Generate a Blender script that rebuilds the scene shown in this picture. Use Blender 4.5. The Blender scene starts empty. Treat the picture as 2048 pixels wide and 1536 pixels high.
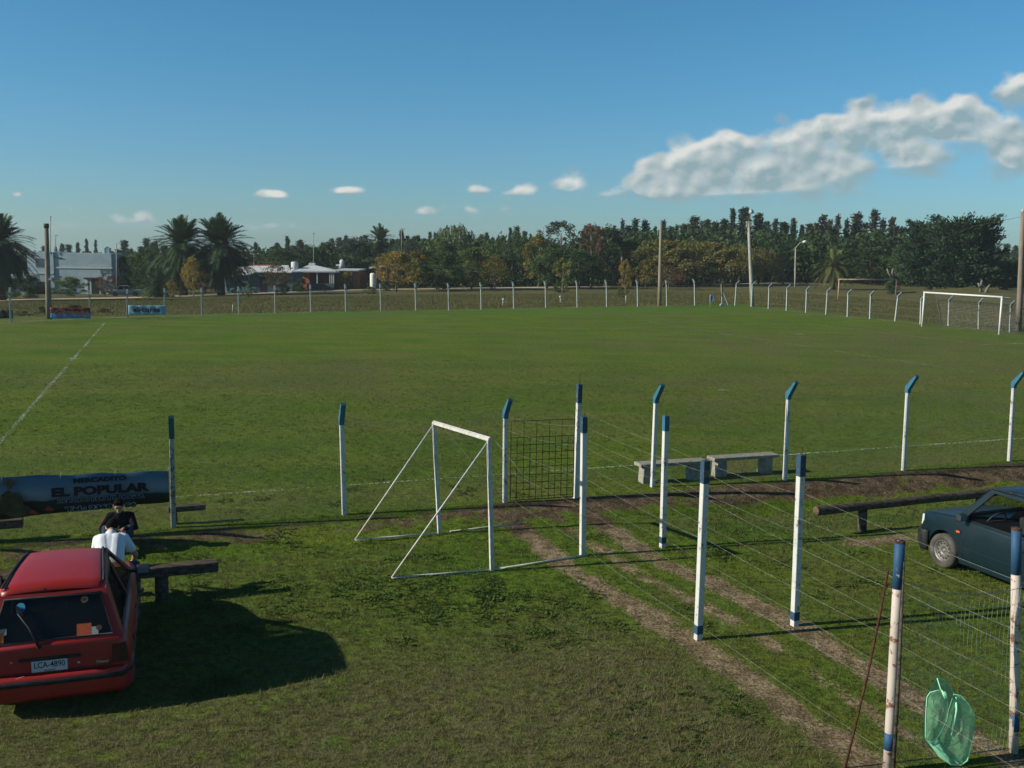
import bpy, bmesh, math, random
import numpy as np
from mathutils import Vector, Matrix, Euler

R = math.radians
random.seed(7)
rng = np.random.default_rng(11)
scene = bpy.context.scene
COL = scene.collection

# ------------------------------------------------------------------ camera
FPX, PITCH, ROLL, CAMH = 2005.75, 0.134675, 0.0142737, 5.1307
cam_d = bpy.data.cameras.new("camera")
cam = bpy.data.objects.new("camera", cam_d)
COL.objects.link(cam)
cam_d.sensor_width = 36.0
cam_d.lens = 36.0 * FPX / 2048.0
cam_d.clip_start = 0.1
cam_d.clip_end = 12000
cam.matrix_world = Matrix.Translation((0, 0, CAMH)) @ Matrix.Rotation(math.pi / 2 - PITCH, 4, 'X') @ Matrix.Rotation(ROLL, 4, 'Z')
scene.camera = cam
scene.view_settings.view_transform = 'Standard'
scene.view_settings.look = 'None'
scene.view_settings.exposure = 0.42
scene.view_settings.gamma = 1.0

# ------------------------------------------------------------------ sun + sky
SUN_EL, SHADOW_AZ = 26.0, 13.3          # shadows run along +x, 13.3 deg towards +y
SUN_STRENGTH, SKY_STRENGTH = 4.4, 0.08
sd = Vector((math.cos(R(SHADOW_AZ)) * math.cos(R(SUN_EL)), math.sin(R(SHADOW_AZ)) * math.cos(R(SUN_EL)), -math.sin(R(SUN_EL))))
sun_d = bpy.data.lights.new("sun", 'SUN')
sun_d.energy = SUN_STRENGTH
sun_d.angle = R(0.53)
sun_d.color = (1.0, 0.93, 0.80)
sun = bpy.data.objects.new("sun", sun_d)
COL.objects.link(sun)
sun.rotation_euler = sd.to_track_quat('-Z', 'Y').to_euler()
to_sun = -sd
SUN_ROT = math.atan2(to_sun.x, to_sun.y)

PHI = 0.35781
CP, SP = math.cos(PHI), math.sin(PHI)
def uv(u, v): return (u * CP - v * SP, u * SP + v * CP)       # pitch axes: u along the touchline, v across the pitch

def ray(px, py):
    a = (px - 1024) / FPX; b = -(py - 768) / FPX
    c, s = math.cos(ROLL), math.sin(ROLL)
    a, b = a * c - b * s, a * s + b * c
    return Vector((a, math.cos(PITCH) + b * math.sin(PITCH), -math.sin(PITCH) + b * math.cos(PITCH)))
def horizon(px): return 496.3 + 0.01427 * (px - 1024)

world = bpy.data.worlds.new("World")
scene.world = world
world.use_nodes = True

class NT:
    """small node helper"""
    def __init__(self, nt): self.nt = nt
    def node(self, t, **kw):
        n = self.nt.nodes.new(t)
        for k, v in kw.items(): setattr(n, k, v)
        return n
    def link(self, a, b): self.nt.links.new(a, b)
    def put(self, sock, v):
        if hasattr(v, 'is_output') or isinstance(v, bpy.types.NodeSocket): self.link(v, sock)
        else: sock.default_value = v
    def m(self, op, a, b=0.0, c=0.0, clamp=False):
        n = self.node('ShaderNodeMath', operation=op, use_clamp=clamp)
        self.put(n.inputs[0], a); self.put(n.inputs[1], b)
        if len(n.inputs) > 2: self.put(n.inputs[2], c)
        return n.outputs[0]
    def mix(self, f, a, b, blend='MIX'):
        n = self.node('ShaderNodeMix', data_type='RGBA', blend_type=blend)
        self.put(n.inputs[0], f)
        for s, v in ((n.inputs[6], a), (n.inputs[7], b)):
            self.put(s, (*v, 1) if isinstance(v, tuple) and len(v) == 3 else v)
        return n.outputs[2]
    def rgb(self, v):
        n = self.node('ShaderNodeCombineColor')
        for i in range(3): self.put(n.inputs[i], v)
        return n.outputs[0]
    def noise(self, vec, scale, detail=4, rough=.55, dist=0.0):
        n = self.node('ShaderNodeTexNoise')
        if vec is not None: self.link(vec, n.inputs['Vector'])
        n.inputs['Scale'].default_value = scale; n.inputs['Detail'].default_value = detail
        n.inputs['Roughness'].default_value = rough; n.inputs['Distortion'].default_value = dist
        return n.outputs['Fac']
    def ramp(self, f, a, b, smooth=True):
        n = self.node('ShaderNodeMapRange', interpolation_type='SMOOTHSTEP' if smooth else 'LINEAR')
        self.put(n.inputs[0], f); n.inputs[1].default_value = a; n.inputs[2].default_value = b
        return n.outputs[0]

def build_world():
    w = NT(world.node_tree); w.nt.nodes.clear()
    out = w.node('ShaderNodeOutputWorld')
    sky = w.node('ShaderNodeTexSky', sky_type='NISHITA', sun_disc=False)
    sky.sun_elevation = R(SUN_EL); sky.sun_rotation = SUN_ROT
    sky.altitude = 0; sky.air_density = 1.0; sky.dust_density = 0.3; sky.ozone_density = 2.0
    tc_ = w.node('ShaderNodeTexCoord'); sx_ = w.node('ShaderNodeSeparateXYZ'); w.link(tc_.outputs['Generated'], sx_.inputs[0])
    tint = w.mix(1.0, sky.outputs[0], (0.345, 0.785, 0.99), 'MULTIPLY')
    elev = w.m('ARCSINE', sx_.outputs[2]); zen = w.m('SUBTRACT', 1.0, w.m('MULTIPLY', w.ramp(elev, R(16), R(58)), 0.68))  # sky dimmed towards the zenith, added to cut the ambient fill in shadows
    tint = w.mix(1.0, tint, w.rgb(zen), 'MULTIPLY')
    tint = w.mix(w.ramp(elev, R(13), R(1)), tint, w.mix(1.0, tint, (1.20, 0.91, 1.0), 'MULTIPLY'))
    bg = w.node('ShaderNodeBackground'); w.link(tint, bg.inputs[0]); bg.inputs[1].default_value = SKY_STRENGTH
    tc = w.node('ShaderNodeTexCoord'); sx = w.node('ShaderNodeSeparateXYZ'); w.link(tc.outputs['Generated'], sx.inputs[0])
    cv = w.node('ShaderNodeCombineXYZ'); w.link(sx.outputs[0], cv.inputs[0]); w.link(sx.outputs[1], cv.inputs[1]); w.link(w.m('MAXIMUM', sx.outputs[2], 0.004), cv.inputs[2]); w.link(cv.outputs[0], sky.inputs['Vector'])
    y = w.m('MAXIMUM', sx.outputs[1], 0.04)
    U = w.m('DIVIDE', sx.outputs[0], y); W = w.m('DIVIDE', sx.outputs[2], y)
    def vec(du=0.0, dw=0.0, sw=1.25):
        c = w.node('ShaderNodeCombineXYZ'); w.put(c.inputs[0], w.m('ADD', U, du)); w.put(c.inputs[1], w.m('MULTIPLY', w.m('ADD', W, dw), sw))
        return c.outputs[0]
    blobs = [(1375,330,75,48,1),(1440,302,55,36,.9),(1500,315,100,42,1),(1600,290,95,45,1),(1690,285,90,52,1),(1770,262,80,48,1),(1860,262,95,60,1.1),(1925,222,55,30,.95),
             (1985,258,80,42,1.1),(2080,252,70,36,1),(2066,178,74,34,1.7),(2044,318,62,32,1.6),(1470,350,160,36,.7),(1650,345,190,40,.75),(1840,322,110,26,.6),(1420,385,120,22,.55),(1620,385,200,24,.55),
             (1140,370,34,22,1.5),(1050,382,52,18,1.2),(1212,384,30,24,1.25),(1290,366,40,26,1.3),(1330,385,60,20,.8),(945,420,60,16,.95),(553,388,36,11,1.15),(690,380,58,10,.8),(878,368,20,8,.8),
             (38,390,18,9,.9),(135,420,30,12,.62),(360,420,60,12,.6),(260,440,100,16,.55),(70,450,60,14,.52),(960,380,45,10,.62),(560,452,110,12,.52),(845,424,26,10,.6)]
    def puff(v):
        # rounded billows: smooth cells at two sizes, broken up by fine noise
        nd = w.noise(v, 30.0, 6, .6); out_ = None
        for sc_, wt_ in ((22.0, .55), (52.0, .28)):
            vo = w.node('ShaderNodeTexVoronoi', feature='SMOOTH_F1', voronoi_dimensions='2D'); vo.inputs['Scale'].default_value = sc_; vo.inputs['Smoothness'].default_value = .35
            ad = w.node('ShaderNodeVectorMath', operation='ADD'); w.link(v, ad.inputs[0]); sc2 = w.node('ShaderNodeVectorMath', operation='SCALE'); w.link(w.rgb(nd), sc2.inputs[0]); sc2.inputs['Scale'].default_value = .35 / sc_
            w.link(sc2.outputs[0], ad.inputs[1]); w.link(ad.outputs[0], vo.inputs['Vector'])
            t_ = w.m('MULTIPLY', w.m('SUBTRACT', .62, vo.outputs['Distance']), wt_); out_ = t_ if out_ is None else w.m('ADD', out_, t_)
        return w.m('ADD', w.m('ADD', out_, .36), w.m('MULTIPLY', w.m('SUBTRACT', nd, .5), .50))
    def total(dw):
        tot = None; Wd = w.m('ADD', W, dw)
        for cx, cy, rx, ry, wt in blobs:
            d = ray(cx, cy); u0, w0 = d.x / d.y, d.z / d.y
            a = w.m('MULTIPLY', w.m('SUBTRACT', U, u0), FPX / rx); b = w.m('MULTIPLY', w.m('SUBTRACT', Wd, w0), FPX / ry)
            g = w.m('MULTIPLY', w.m('EXPONENT', w.m('MULTIPLY', w.m('ADD', w.m('MULTIPLY', a, a), w.m('MULTIPLY', b, b)), -1.0)), wt)
            tot = g if tot is None else w.m('ADD', tot, g)
        return w.m('MINIMUM', tot, 1.3)
    n1 = puff(vec()); n0 = w.noise(vec(3.1, 1.7), 7.0, 4, .5, .2)
    n2 = puff(vec(0.0045, -0.0065))
    tot, tot2 = total(0.0), total(14 / FPX)
    topness = w.m('SUBTRACT', tot, tot2)                 # positive along the upper edges
    d1 = w.m('ADD', w.m('ADD', tot, -.16), w.m('ADD', w.m('MULTIPLY', w.m('SUBTRACT', n1, .5), 2.6), w.m('MULTIPLY', w.m('SUBTRACT', n0, .5), 1.3)))
    soft = w.ramp(topness, -.20, .06)
    dens = w.m('ADD', w.m('MULTIPLY', w.ramp(d1, 0.34, 1.05), soft), w.m('MULTIPLY', w.m('MULTIPLY', w.ramp(d1, 0.05, 1.75), .92), w.m('SUBTRACT', 1.0, soft)))
    dens = w.m('MULTIPLY', dens, w.ramp(tot, .04, .34))
    front = w.m('GREATER_THAN', sx.outputs[1], 0.05)
    dens = w.m('MULTIPLY', w.m('MULTIPLY', dens, front), .93)
    # relief of the cloud tops: the side towards the sun is white, the body and base are grey
    lit = w.m('MULTIPLY', w.m('SUBTRACT', n1, n2), -2.3)
    lit = w.m('MULTIPLY', lit, w.m('ADD', .25, w.m('MULTIPLY', soft, .75)))
    f = w.m('ADD', w.m('ADD', .24, lit), w.m('ADD', w.m('MULTIPLY', topness, 1.25), w.m('MULTIPLY', w.m('SUBTRACT', n0, .5), .5)), clamp=True)
    ccol = w.mix(f, (0.215, 0.30, 0.325), (0.58, 0.58, 0.55))
    cb = w.node('ShaderNodeBackground'); w.link(ccol, cb.inputs[0]); cb.inputs[1].default_value = 1.0
    mx = w.node('ShaderNodeMixShader'); w.link(dens, mx.inputs[0]); w.link(bg.outputs[0], mx.inputs[1]); w.link(cb.outputs[0], mx.inputs[2])
    w.link(mx.outputs[0], out.inputs[0])
build_world()

# ------------------------------------------------------------------ materials
def pmat(name, col, col2=None, scale=8.0, rough=.7, spec=.3, metal=0.0, bump=0.0, bscale=None, contrast=(.35, .65), stretch=None, rand=0.0, detail=5):
    m = bpy.data.materials.new(name); m.use_nodes = True
    w = NT(m.node_tree); b = w.nt.nodes['Principled BSDF']
    tc = w.node('ShaderNodeTexCoord'); vec = tc.outputs['Object']
    if stretch:
        mp = w.node('ShaderNodeMapping'); w.link(vec, mp.inputs[0]); mp.inputs['Scale'].default_value = stretch; vec = mp.outputs[0]
    c = (*col, 1)
    if col2 is not None:
        c = w.mix(w.ramp(w.noise(vec, scale, detail), *contrast), col, col2)
    if rand:
        oi = w.node('ShaderNodeObjectInfo')
        h = w.node('ShaderNodeHueSaturation'); w.put(h.inputs['Color'], c)
        w.put(h.inputs['Value'], w.m('ADD', 1 - rand, w.m('MULTIPLY', oi.outputs['Random'], 2 * rand)))
        c = h.outputs[0]
    w.put(b.inputs['Base Color'], c)
    b.inputs['Roughness'].default_value = rough; b.inputs['Metallic'].default_value = metal
    b.inputs['Specular IOR Level'].default_value = spec
    if bump:
        bn = w.node('ShaderNodeBump'); bn.inputs['Strength'].default_value = bump; bn.inputs['Distance'].default_value = .02
        w.link(w.noise(vec, bscale or scale * 3, 4), bn.inputs['Height']); w.link(bn.outputs[0], b.inputs['Normal'])
    return m

def leafmat(name, c1, c2, c3=None, rand=.15, trans=.25, hue=0.0):
    """foliage: leaf tone from a per-leaf attribute, whole tree varied by the object's random value"""
    m = bpy.data.materials.new(name); m.use_nodes = True
    w = NT(m.node_tree); b = w.nt.nodes['Principled BSDF']; out = w.nt.nodes['Material Output']
    at_ = w.node('ShaderNodeAttribute', attribute_name='tone')
    c = w.mix(at_.outputs['Fac'], c1, c2)
    if c3 is not None: c = w.mix(w.ramp(at_.outputs['Fac'], .82, .86), c, c3)
    oi = w.node('ShaderNodeObjectInfo'); h = w.node('ShaderNodeHueSaturation'); w.put(h.inputs['Color'], c)
    w.put(h.inputs['Value'], w.m('ADD', 1 - rand, w.m('MULTIPLY', oi.outputs['Random'], 2 * rand)))
    if hue: w.put(h.inputs['Hue'], w.m('ADD', .5 - hue, w.m('MULTIPLY', oi.outputs['Random'], 2 * hue)))
    w.put(b.inputs['Base Color'], h.outputs[0]); b.inputs['Roughness'].default_value = .75; b.inputs['Specular IOR Level'].default_value = .15
    tr = w.node('ShaderNodeBsdfTranslucent'); w.put(tr.inputs[0], h.outputs[0])
    mx = w.node('ShaderNodeMixShader'); mx.inputs[0].default_value = trans
    w.link(b.outputs[0], mx.inputs[1]); w.link(tr.outputs[0], mx.inputs[2]); w.link(mx.outputs[0], out.inputs[0])
    return m

def glassmat(name, col, clear):
    m = bpy.data.materials.new(name); m.use_nodes = True
    w = NT(m.node_tree); b = w.nt.nodes['Principled BSDF']; out = w.nt.nodes['Material Output']
    b.inputs['Base Color'].default_value = (*col, 1); b.inputs['Roughness'].default_value = .06; b.inputs['Specular IOR Level'].default_value = .35
    t = w.node('ShaderNodeBsdfTransparent'); t.inputs[0].default_value = (.62, .68, .62, 1)
    mx = w.node('ShaderNodeMixShader'); mx.inputs[0].default_value = clear
    w.link(b.outputs[0], mx.inputs[1]); w.link(t.outputs[0], mx.inputs[2]); w.link(mx.outputs[0], out.inputs[0])
    return m

def flakemat(name, col, under, amount=.5, scale=9, rough=.6, bump=.3):
    """worn paint with chips of the concrete or rust under it"""
    m = bpy.data.materials.new(name); m.use_nodes = True
    w = NT(m.node_tree); b = w.nt.nodes['Principled BSDF']
    tc = w.node('ShaderNodeTexCoord'); vec = tc.outputs['Object']
    n1 = w.noise(vec, scale, 8, .68); n2 = w.noise(vec, scale * .22, 3)
    f = w.ramp(w.m('ADD', n1, w.m('MULTIPLY', w.m('SUBTRACT', n2, .5), .5)), amount, amount + .05)
    base = w.mix(w.ramp(n2, .3, .7), col, tuple(x * .86 for x in col))
    w.put(b.inputs['Base Color'], w.mix(f, base, under)); b.inputs['Roughness'].default_value = rough; b.inputs['Specular IOR Level'].default_value = .25
    bn = w.node('ShaderNodeBump'); bn.inputs['Strength'].default_value = bump; bn.inputs['Distance'].default_value = .006
    w.link(n1, bn.inputs['Height']); w.link(bn.outputs[0], b.inputs['Normal'])
    return m

# ------------------------------------------------------------------ object helpers
def tag(o, label=None, cat=None, group=None, kind=None):
    if label: o['label'] = label
    if cat: o['category'] = cat
    if group: o['group'] = group
    if kind: o['kind'] = kind
    return o

def thing(name, label, cat, loc=(0, 0, 0), rz=0.0, group=None):
    o = bpy.data.objects.new(name, None); COL.objects.link(o)
    o.location = loc; o.rotation_euler = (0, 0, rz); o.empty_display_size = .2
    return tag(o, label, cat, group)

def copy_tree(o, parent=None):
    c = o.copy(); COL.objects.link(c)
    if parent is not None: c.parent = parent
    for ch in list(o.children): copy_tree(ch, c)
    return c

def link(name, me, parent=None, loc=None, rot=None):
    o = bpy.data.objects.new(name, me); COL.objects.link(o)
    if parent is not None: o.parent = parent
    if loc is not None: o.location = loc
    if rot is not None: o.rotation_euler = rot
    return o

def np_mesh(name, verts, faces4=None, faces3=None, mats=(), attr=None, smooth=False):
    """fast mesh from numpy arrays"""
    me = bpy.data.meshes.new(name)
    verts = np.asarray(verts, np.float32)
    me.vertices.add(len(verts)); me.vertices.foreach_set('co', verts.ravel())
    loops, starts, tot = [], [], []
    p = 0
    for f, k in ((faces4, 4), (faces3, 3)):
        if f is not None and len(f):
            f = np.asarray(f, np.int32)
            loops.append(f.ravel()); starts.append(p + np.arange(len(f)) * k); tot.append(np.full(len(f), k)); p += f.size
    loops = np.concatenate(loops); starts = np.concatenate(starts); tot = np.concatenate(tot)
    me.loops.add(len(loops)); me.loops.foreach_set('vertex_index', loops.astype(np.int32))
    me.polygons.add(len(starts)); me.polygons.foreach_set('loop_start', starts.astype(np.int32)); me.polygons.foreach_set('loop_total', tot.astype(np.int32))
    if smooth: me.polygons.foreach_set('use_smooth', np.ones(len(starts), bool))
    me.update(calc_edges=True)
    if attr is not None:
        for an, data in attr.items():
            data = np.asarray(data, np.float32)
            if data.ndim == 1:
                a = me.attributes.new(an, 'FLOAT', 'POINT'); a.data.foreach_set('value', data)
            else:
                a = me.attributes.new(an, 'FLOAT_COLOR', 'POINT'); a.data.foreach_set('color', data.ravel())
    for m in mats: me.materials.append(m)
    return me

class MB:
    """collects shapes, builds ONE mesh object"""
    def __init__(self): self.v = []; self.f = []; self.mi = []; self.sm = []
    def add(self, vs, fs, mi=0, sm=False):
        b = len(self.v); self.v += [tuple(x) for x in vs]
        for f in fs: self.f.append([b + i for i in f]); self.mi.append(mi); self.sm.append(sm)
    def box(self, c, s, rot=None, mi=0, taper=1.0):
        hx, hy, hz = s[0] / 2, s[1] / 2, s[2] / 2
        vs = []
        for z, k in ((-hz, 1.0), (hz, taper)):
            for x, y in ((-hx, -hy), (hx, -hy), (hx, hy), (-hx, hy)):
                p = Vector((x * k, y * k, z))
                if rot is not None: p = rot @ p
                vs.append(p + Vector(c))
        self.add(vs, [(3, 2, 1, 0), (4, 5, 6, 7), (0, 1, 5, 4), (1, 2, 6, 5), (2, 3, 7, 6), (3, 0, 4, 7)], mi)
    def beam(self, p0, p1, w, h=None, mi=0, up=(0, 0, 1), w1=None, h1=None):
        p0, p1 = Vector(p0), Vector(p1); d = (p1 - p0).normalized(); h = h or w
        u = Vector(up)
        if abs(d.dot(u)) > .98: u = Vector((0, 1, 0))
        s = d.cross(u).normalized(); t = s.cross(d).normalized()
        w1 = w1 or w; h1 = h1 or h
        vs = [p + s * a * ww / 2 + t * b * hh / 2 for p, ww, hh in ((p0, w, h), (p1, w1, h1)) for a, b in ((-1, -1), (1, -1), (1, 1), (-1, 1))]
        self.add(vs, [(0, 1, 2, 3), (7, 6, 5, 4), (4, 5, 1, 0), (5, 6, 2, 1), (6, 7, 3, 2), (7, 4, 0, 3)], mi)
    def tube(self, pts, rad, n=8, mi=0, caps=True, sm=True, closed=False):
        pts = [Vector(p) for p in pts]; k = len(pts)
        if not hasattr(rad, '__len__'): rad = [rad] * k
        vs = []; pu = None
        for i, p in enumerate(pts):
            if closed: d = pts[(i + 1) % k] - pts[i - 1]
            else: d = pts[min(i + 1, k - 1)] - pts[max(i - 1, 0)]
            d = d.normalized() if d.length > 1e-9 else Vector((0, 0, 1))
            if pu is None: pu = Vector((1, 0, 0)) if abs(d.x) < .9 else Vector((0, 1, 0))
            s = pu - d * pu.dot(d); s.normalize(); t = d.cross(s); pu = s
            for j in range(n):
                a = 2 * math.pi * j / n
                vs.append(p + (s * math.cos(a) + t * math.sin(a)) * rad[i])
        fs = []
        for i in range(k if closed else k - 1):
            a, b = i * n, ((i + 1) % k) * n
            for j in range(n): fs.append((a + j, a + (j + 1) % n, b + (j + 1) % n, b + j))
        if caps and not closed:
            fs.append(tuple(range(n - 1, -1, -1))); fs.append(tuple((k - 1) * n + j for j in range(n)))
        self.add(vs, fs, mi, sm)
    def lathe(self, prof, M=None, n=24, mi=0, sm=True):
        """prof (r, z) turned round z"""
        vs = []
        for r, z in prof:
            for j in range(n):
                a = 2 * math.pi * j / n; p = Vector((r * math.cos(a), r * math.sin(a), z))
                vs.append(M @ p if M is not None else p)
        fs = []
        for i in range(len(prof) - 1):
            for j in range(n): fs.append((i * n + j, i * n + (j + 1) % n, (i + 1) * n + (j + 1) % n, (i + 1) * n + j))
        self.add(vs, fs, mi, sm)
    def ball(self, c, r, n=10, mi=0, squash=(1, 1, 1)):
        vs = []; fs = []
        for i in range(n + 1):
            th = math.pi * i / n
            for j in range(2 * n):
                a = math.pi * j / n
                vs.append((c[0] + r * squash[0] * math.sin(th) * math.cos(a), c[1] + r * squash[1] * math.sin(th) * math.sin(a), c[2] + r * squash[2] * math.cos(th)))
        m = 2 * n
        for i in range(n):
            for j in range(m): fs.append((i * m + j, (i + 1) * m + j, (i + 1) * m + (j + 1) % m, i * m + (j + 1) % m))
        self.add(vs, fs, mi, True)
    def grid(self, P, mi=0, sm=True):
        """P[i][j] points"""
        a, b = len(P), len(P[0])
        self.add([p for r in P for p in r], [(i * b + j, i * b + j + 1, (i + 1) * b + j + 1, (i + 1) * b + j) for i in range(a - 1) for j in range(b - 1)], mi, sm)
    def poly(self, pts, mi=0): self.add(pts, [tuple(range(len(pts)))], mi)
    def prism(self, pts, d, mi=0):
        n = len(pts); d = Vector(d); a = [Vector(p) for p in pts]
        self.add(a + [p + d for p in a], [tuple(range(n - 1, -1, -1)), tuple(range(n, 2 * n))] + [(i, (i + 1) % n, n + (i + 1) % n, n + i) for i in range(n)], mi)
    def mesh(self, name, mats):
        me = bpy.data.meshes.new(name); me.from_pydata(self.v, [], self.f)
        for m in (mats if isinstance(mats, (list, tuple)) else [mats]): me.materials.append(m)
        me.polygons.foreach_set('material_index', self.mi); me.polygons.foreach_set('use_smooth', self.sm)
        me.update()
        return me
    def build(self, name, mats, parent=None, loc=None, rot=None, bevel=0.0, segs=2, fixn=False):
        me = self.mesh(name, mats)
        if fixn:
            bm = bmesh.new(); bm.from_mesh(me); bmesh.ops.recalc_face_normals(bm, faces=bm.faces); bm.to_mesh(me); bm.free()
        o = link(name, me, parent, loc, rot)
        if bevel:
            b = o.modifiers.new('bevel', 'BEVEL'); b.width = bevel; b.segments = segs; b.limit_method = 'ANGLE'; b.angle_limit = R(35)
        return o

def bake(o):
    """apply the modifiers of o"""
    bpy.context.view_layer.update()
    dg = bpy.context.evaluated_depsgraph_get()
    me = bpy.data.meshes.new_from_object(o.evaluated_get(dg))
    o.modifiers.clear(); o.data = me
    return o

def text_mesh(txt, size, bold=0.0, align='CENTER', mat_=None, squeeze=1.0, slant=0.0):
    cu = bpy.data.curves.new('lettering', 'FONT'); cu.body = txt; cu.size = size; cu.offset = bold; cu.align_x = align; cu.align_y = 'CENTER'; cu.shear = slant
    cu.resolution_u = 3
    ob = bpy.data.objects.new('lettering', cu); COL.objects.link(ob)
    bpy.context.view_layer.update()
    me = bpy.data.meshes.new_from_object(ob.evaluated_get(bpy.context.evaluated_depsgraph_get()))
    bpy.data.objects.remove(ob); bpy.data.curves.remove(cu)
    if squeeze != 1.0: me.transform(Matrix.Diagonal((squeeze, 1, 1, 1)))
    me.materials.clear()
    if mat_: me.materials.append(mat_)
    return me

# ------------------------------------------------------------------ terrain
def sstep(a, b, x):
    t = np.clip((np.asarray(x, float) - a) / (b - a), 0, 1); return t * t * (3 - 2 * t)
_perm = rng.random((256, 256))
def vnoise(x, y):
    x = np.asarray(x, float); y = np.asarray(y, float)
    xi = np.floor(x).astype(int); yi = np.floor(y).astype(int); fx = x - xi; fy = y - yi
    fx = fx * fx * (3 - 2 * fx); fy = fy * fy * (3 - 2 * fy)
    g = lambda i, j: _perm[i & 255, j & 255]
    return (g(xi, yi) * (1 - fx) + g(xi + 1, yi) * fx) * (1 - fy) + (g(xi, yi + 1) * (1 - fx) + g(xi + 1, yi + 1) * fx) * fy
def fbm(x, y, o=4):
    s = 0; a = .5; t = 0
    for k in range(o): s = s + a * vnoise(x * 2 ** k + 17 * k, y * 2 ** k + 31 * k); t += a; a *= .5
    return s / t
def T(x, y):
    x = np.asarray(x, float); y = np.asarray(y, float)
    u = x * CP + y * SP; v = -x * SP + y * CP
    wob = (fbm(u * .35, v * .2 + 50, 3) - .5) * .9
    depth = .12 + .20 * sstep(9.5, 13, u) - .05 * sstep(3, 7, u) * (1 - sstep(8.6, 9.6, u))
    prof = (1 - sstep(17.2 + wob * .3, 18.45, v)) * sstep(14.2, 16.9 + wob * .2, v)
    z = -depth * prof * sstep(-40, -10, u)
    z = z + (fbm(x * 2.3, y * 2.3, 3) - .5) * .10 * prof * sstep(16.2, 16.9, v) * sstep(-3, 0, y)
    z = z + (fbm(x * .45, y * .45, 3) - .5) * .06 * sstep(20, 16.5, v) * sstep(6, 9, y)
    # the land falls gently away behind the far fence, more on the left
    d = np.clip(v - 84, 0, 62)
    slope = .011 + .016 * sstep(0, -48, x) - .011 * sstep(10, 50, x)
    z = z - slope * d - .024 * np.clip(v - 150, 0, None)
    z = z + 1.15 * np.exp(-(((x - 57) / 6.5) ** 2 + ((y - 122) / 7) ** 2)) + .5 * np.exp(-(((x - 47) / 7) ** 2 + ((y - 126) / 5) ** 2))
    return z
def Tz(x, y): return float(T(x, y))
def at(px, py):
    d = ray(px, py)
    t0, t1 = 4.0, 4.0
    for i in range(4000):
        t1 = t0 * 1.01
        if CAMH + d.z * t1 < Tz(d.x * t1, d.y * t1): break
        t0 = t1
    for i in range(30):
        tm = (t0 + t1) / 2
        if CAMH + d.z * tm < Tz(d.x * tm, d.y * tm): t1 = tm
        else: t0 = tm
    return Vector((d.x * t1, d.y * t1, Tz(d.x * t1, d.y * t1)))
def along(px, py, Y):
    d = ray(px, py); return Vector((d.x / d.y * Y, Y, CAMH + d.z / d.y * Y))
def onv(px, py, v):
    """where the sight line meets the upright plane of the fence at pitch coordinate v"""
    d = ray(px, py); k = v / (-d.x * SP + d.y * CP); return Vector((d.x * k, d.y * k, CAMH + d.z * k))
def atz(px, py, z):
    d = ray(px, py); k = (z - CAMH) / d.z; return Vector((d.x * k, d.y * k, z))
def far(px, Y):
    """ground point at depth Y in the direction px"""
    d = ray(px, horizon(px)); x = d.x / d.y * Y; return Vector((x, Y, Tz(x, Y)))
def top_at(px, py, Y): return along(px, py, Y).z
# ------------------------------------------------------------------ ground sheet
def axis(dense, step, lo, hi, ratio=1.12):
    a = list(np.arange(dense[0], dense[1] + 1e-6, step)); s = step
    p = a[-1]
    while p < hi: s *= ratio; p += s; a.append(p)
    s = step; p = a[0]; b = []
    while p > lo: s *= ratio; p -= s; b.append(p)
    return np.array(b[::-1] + a)

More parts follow.
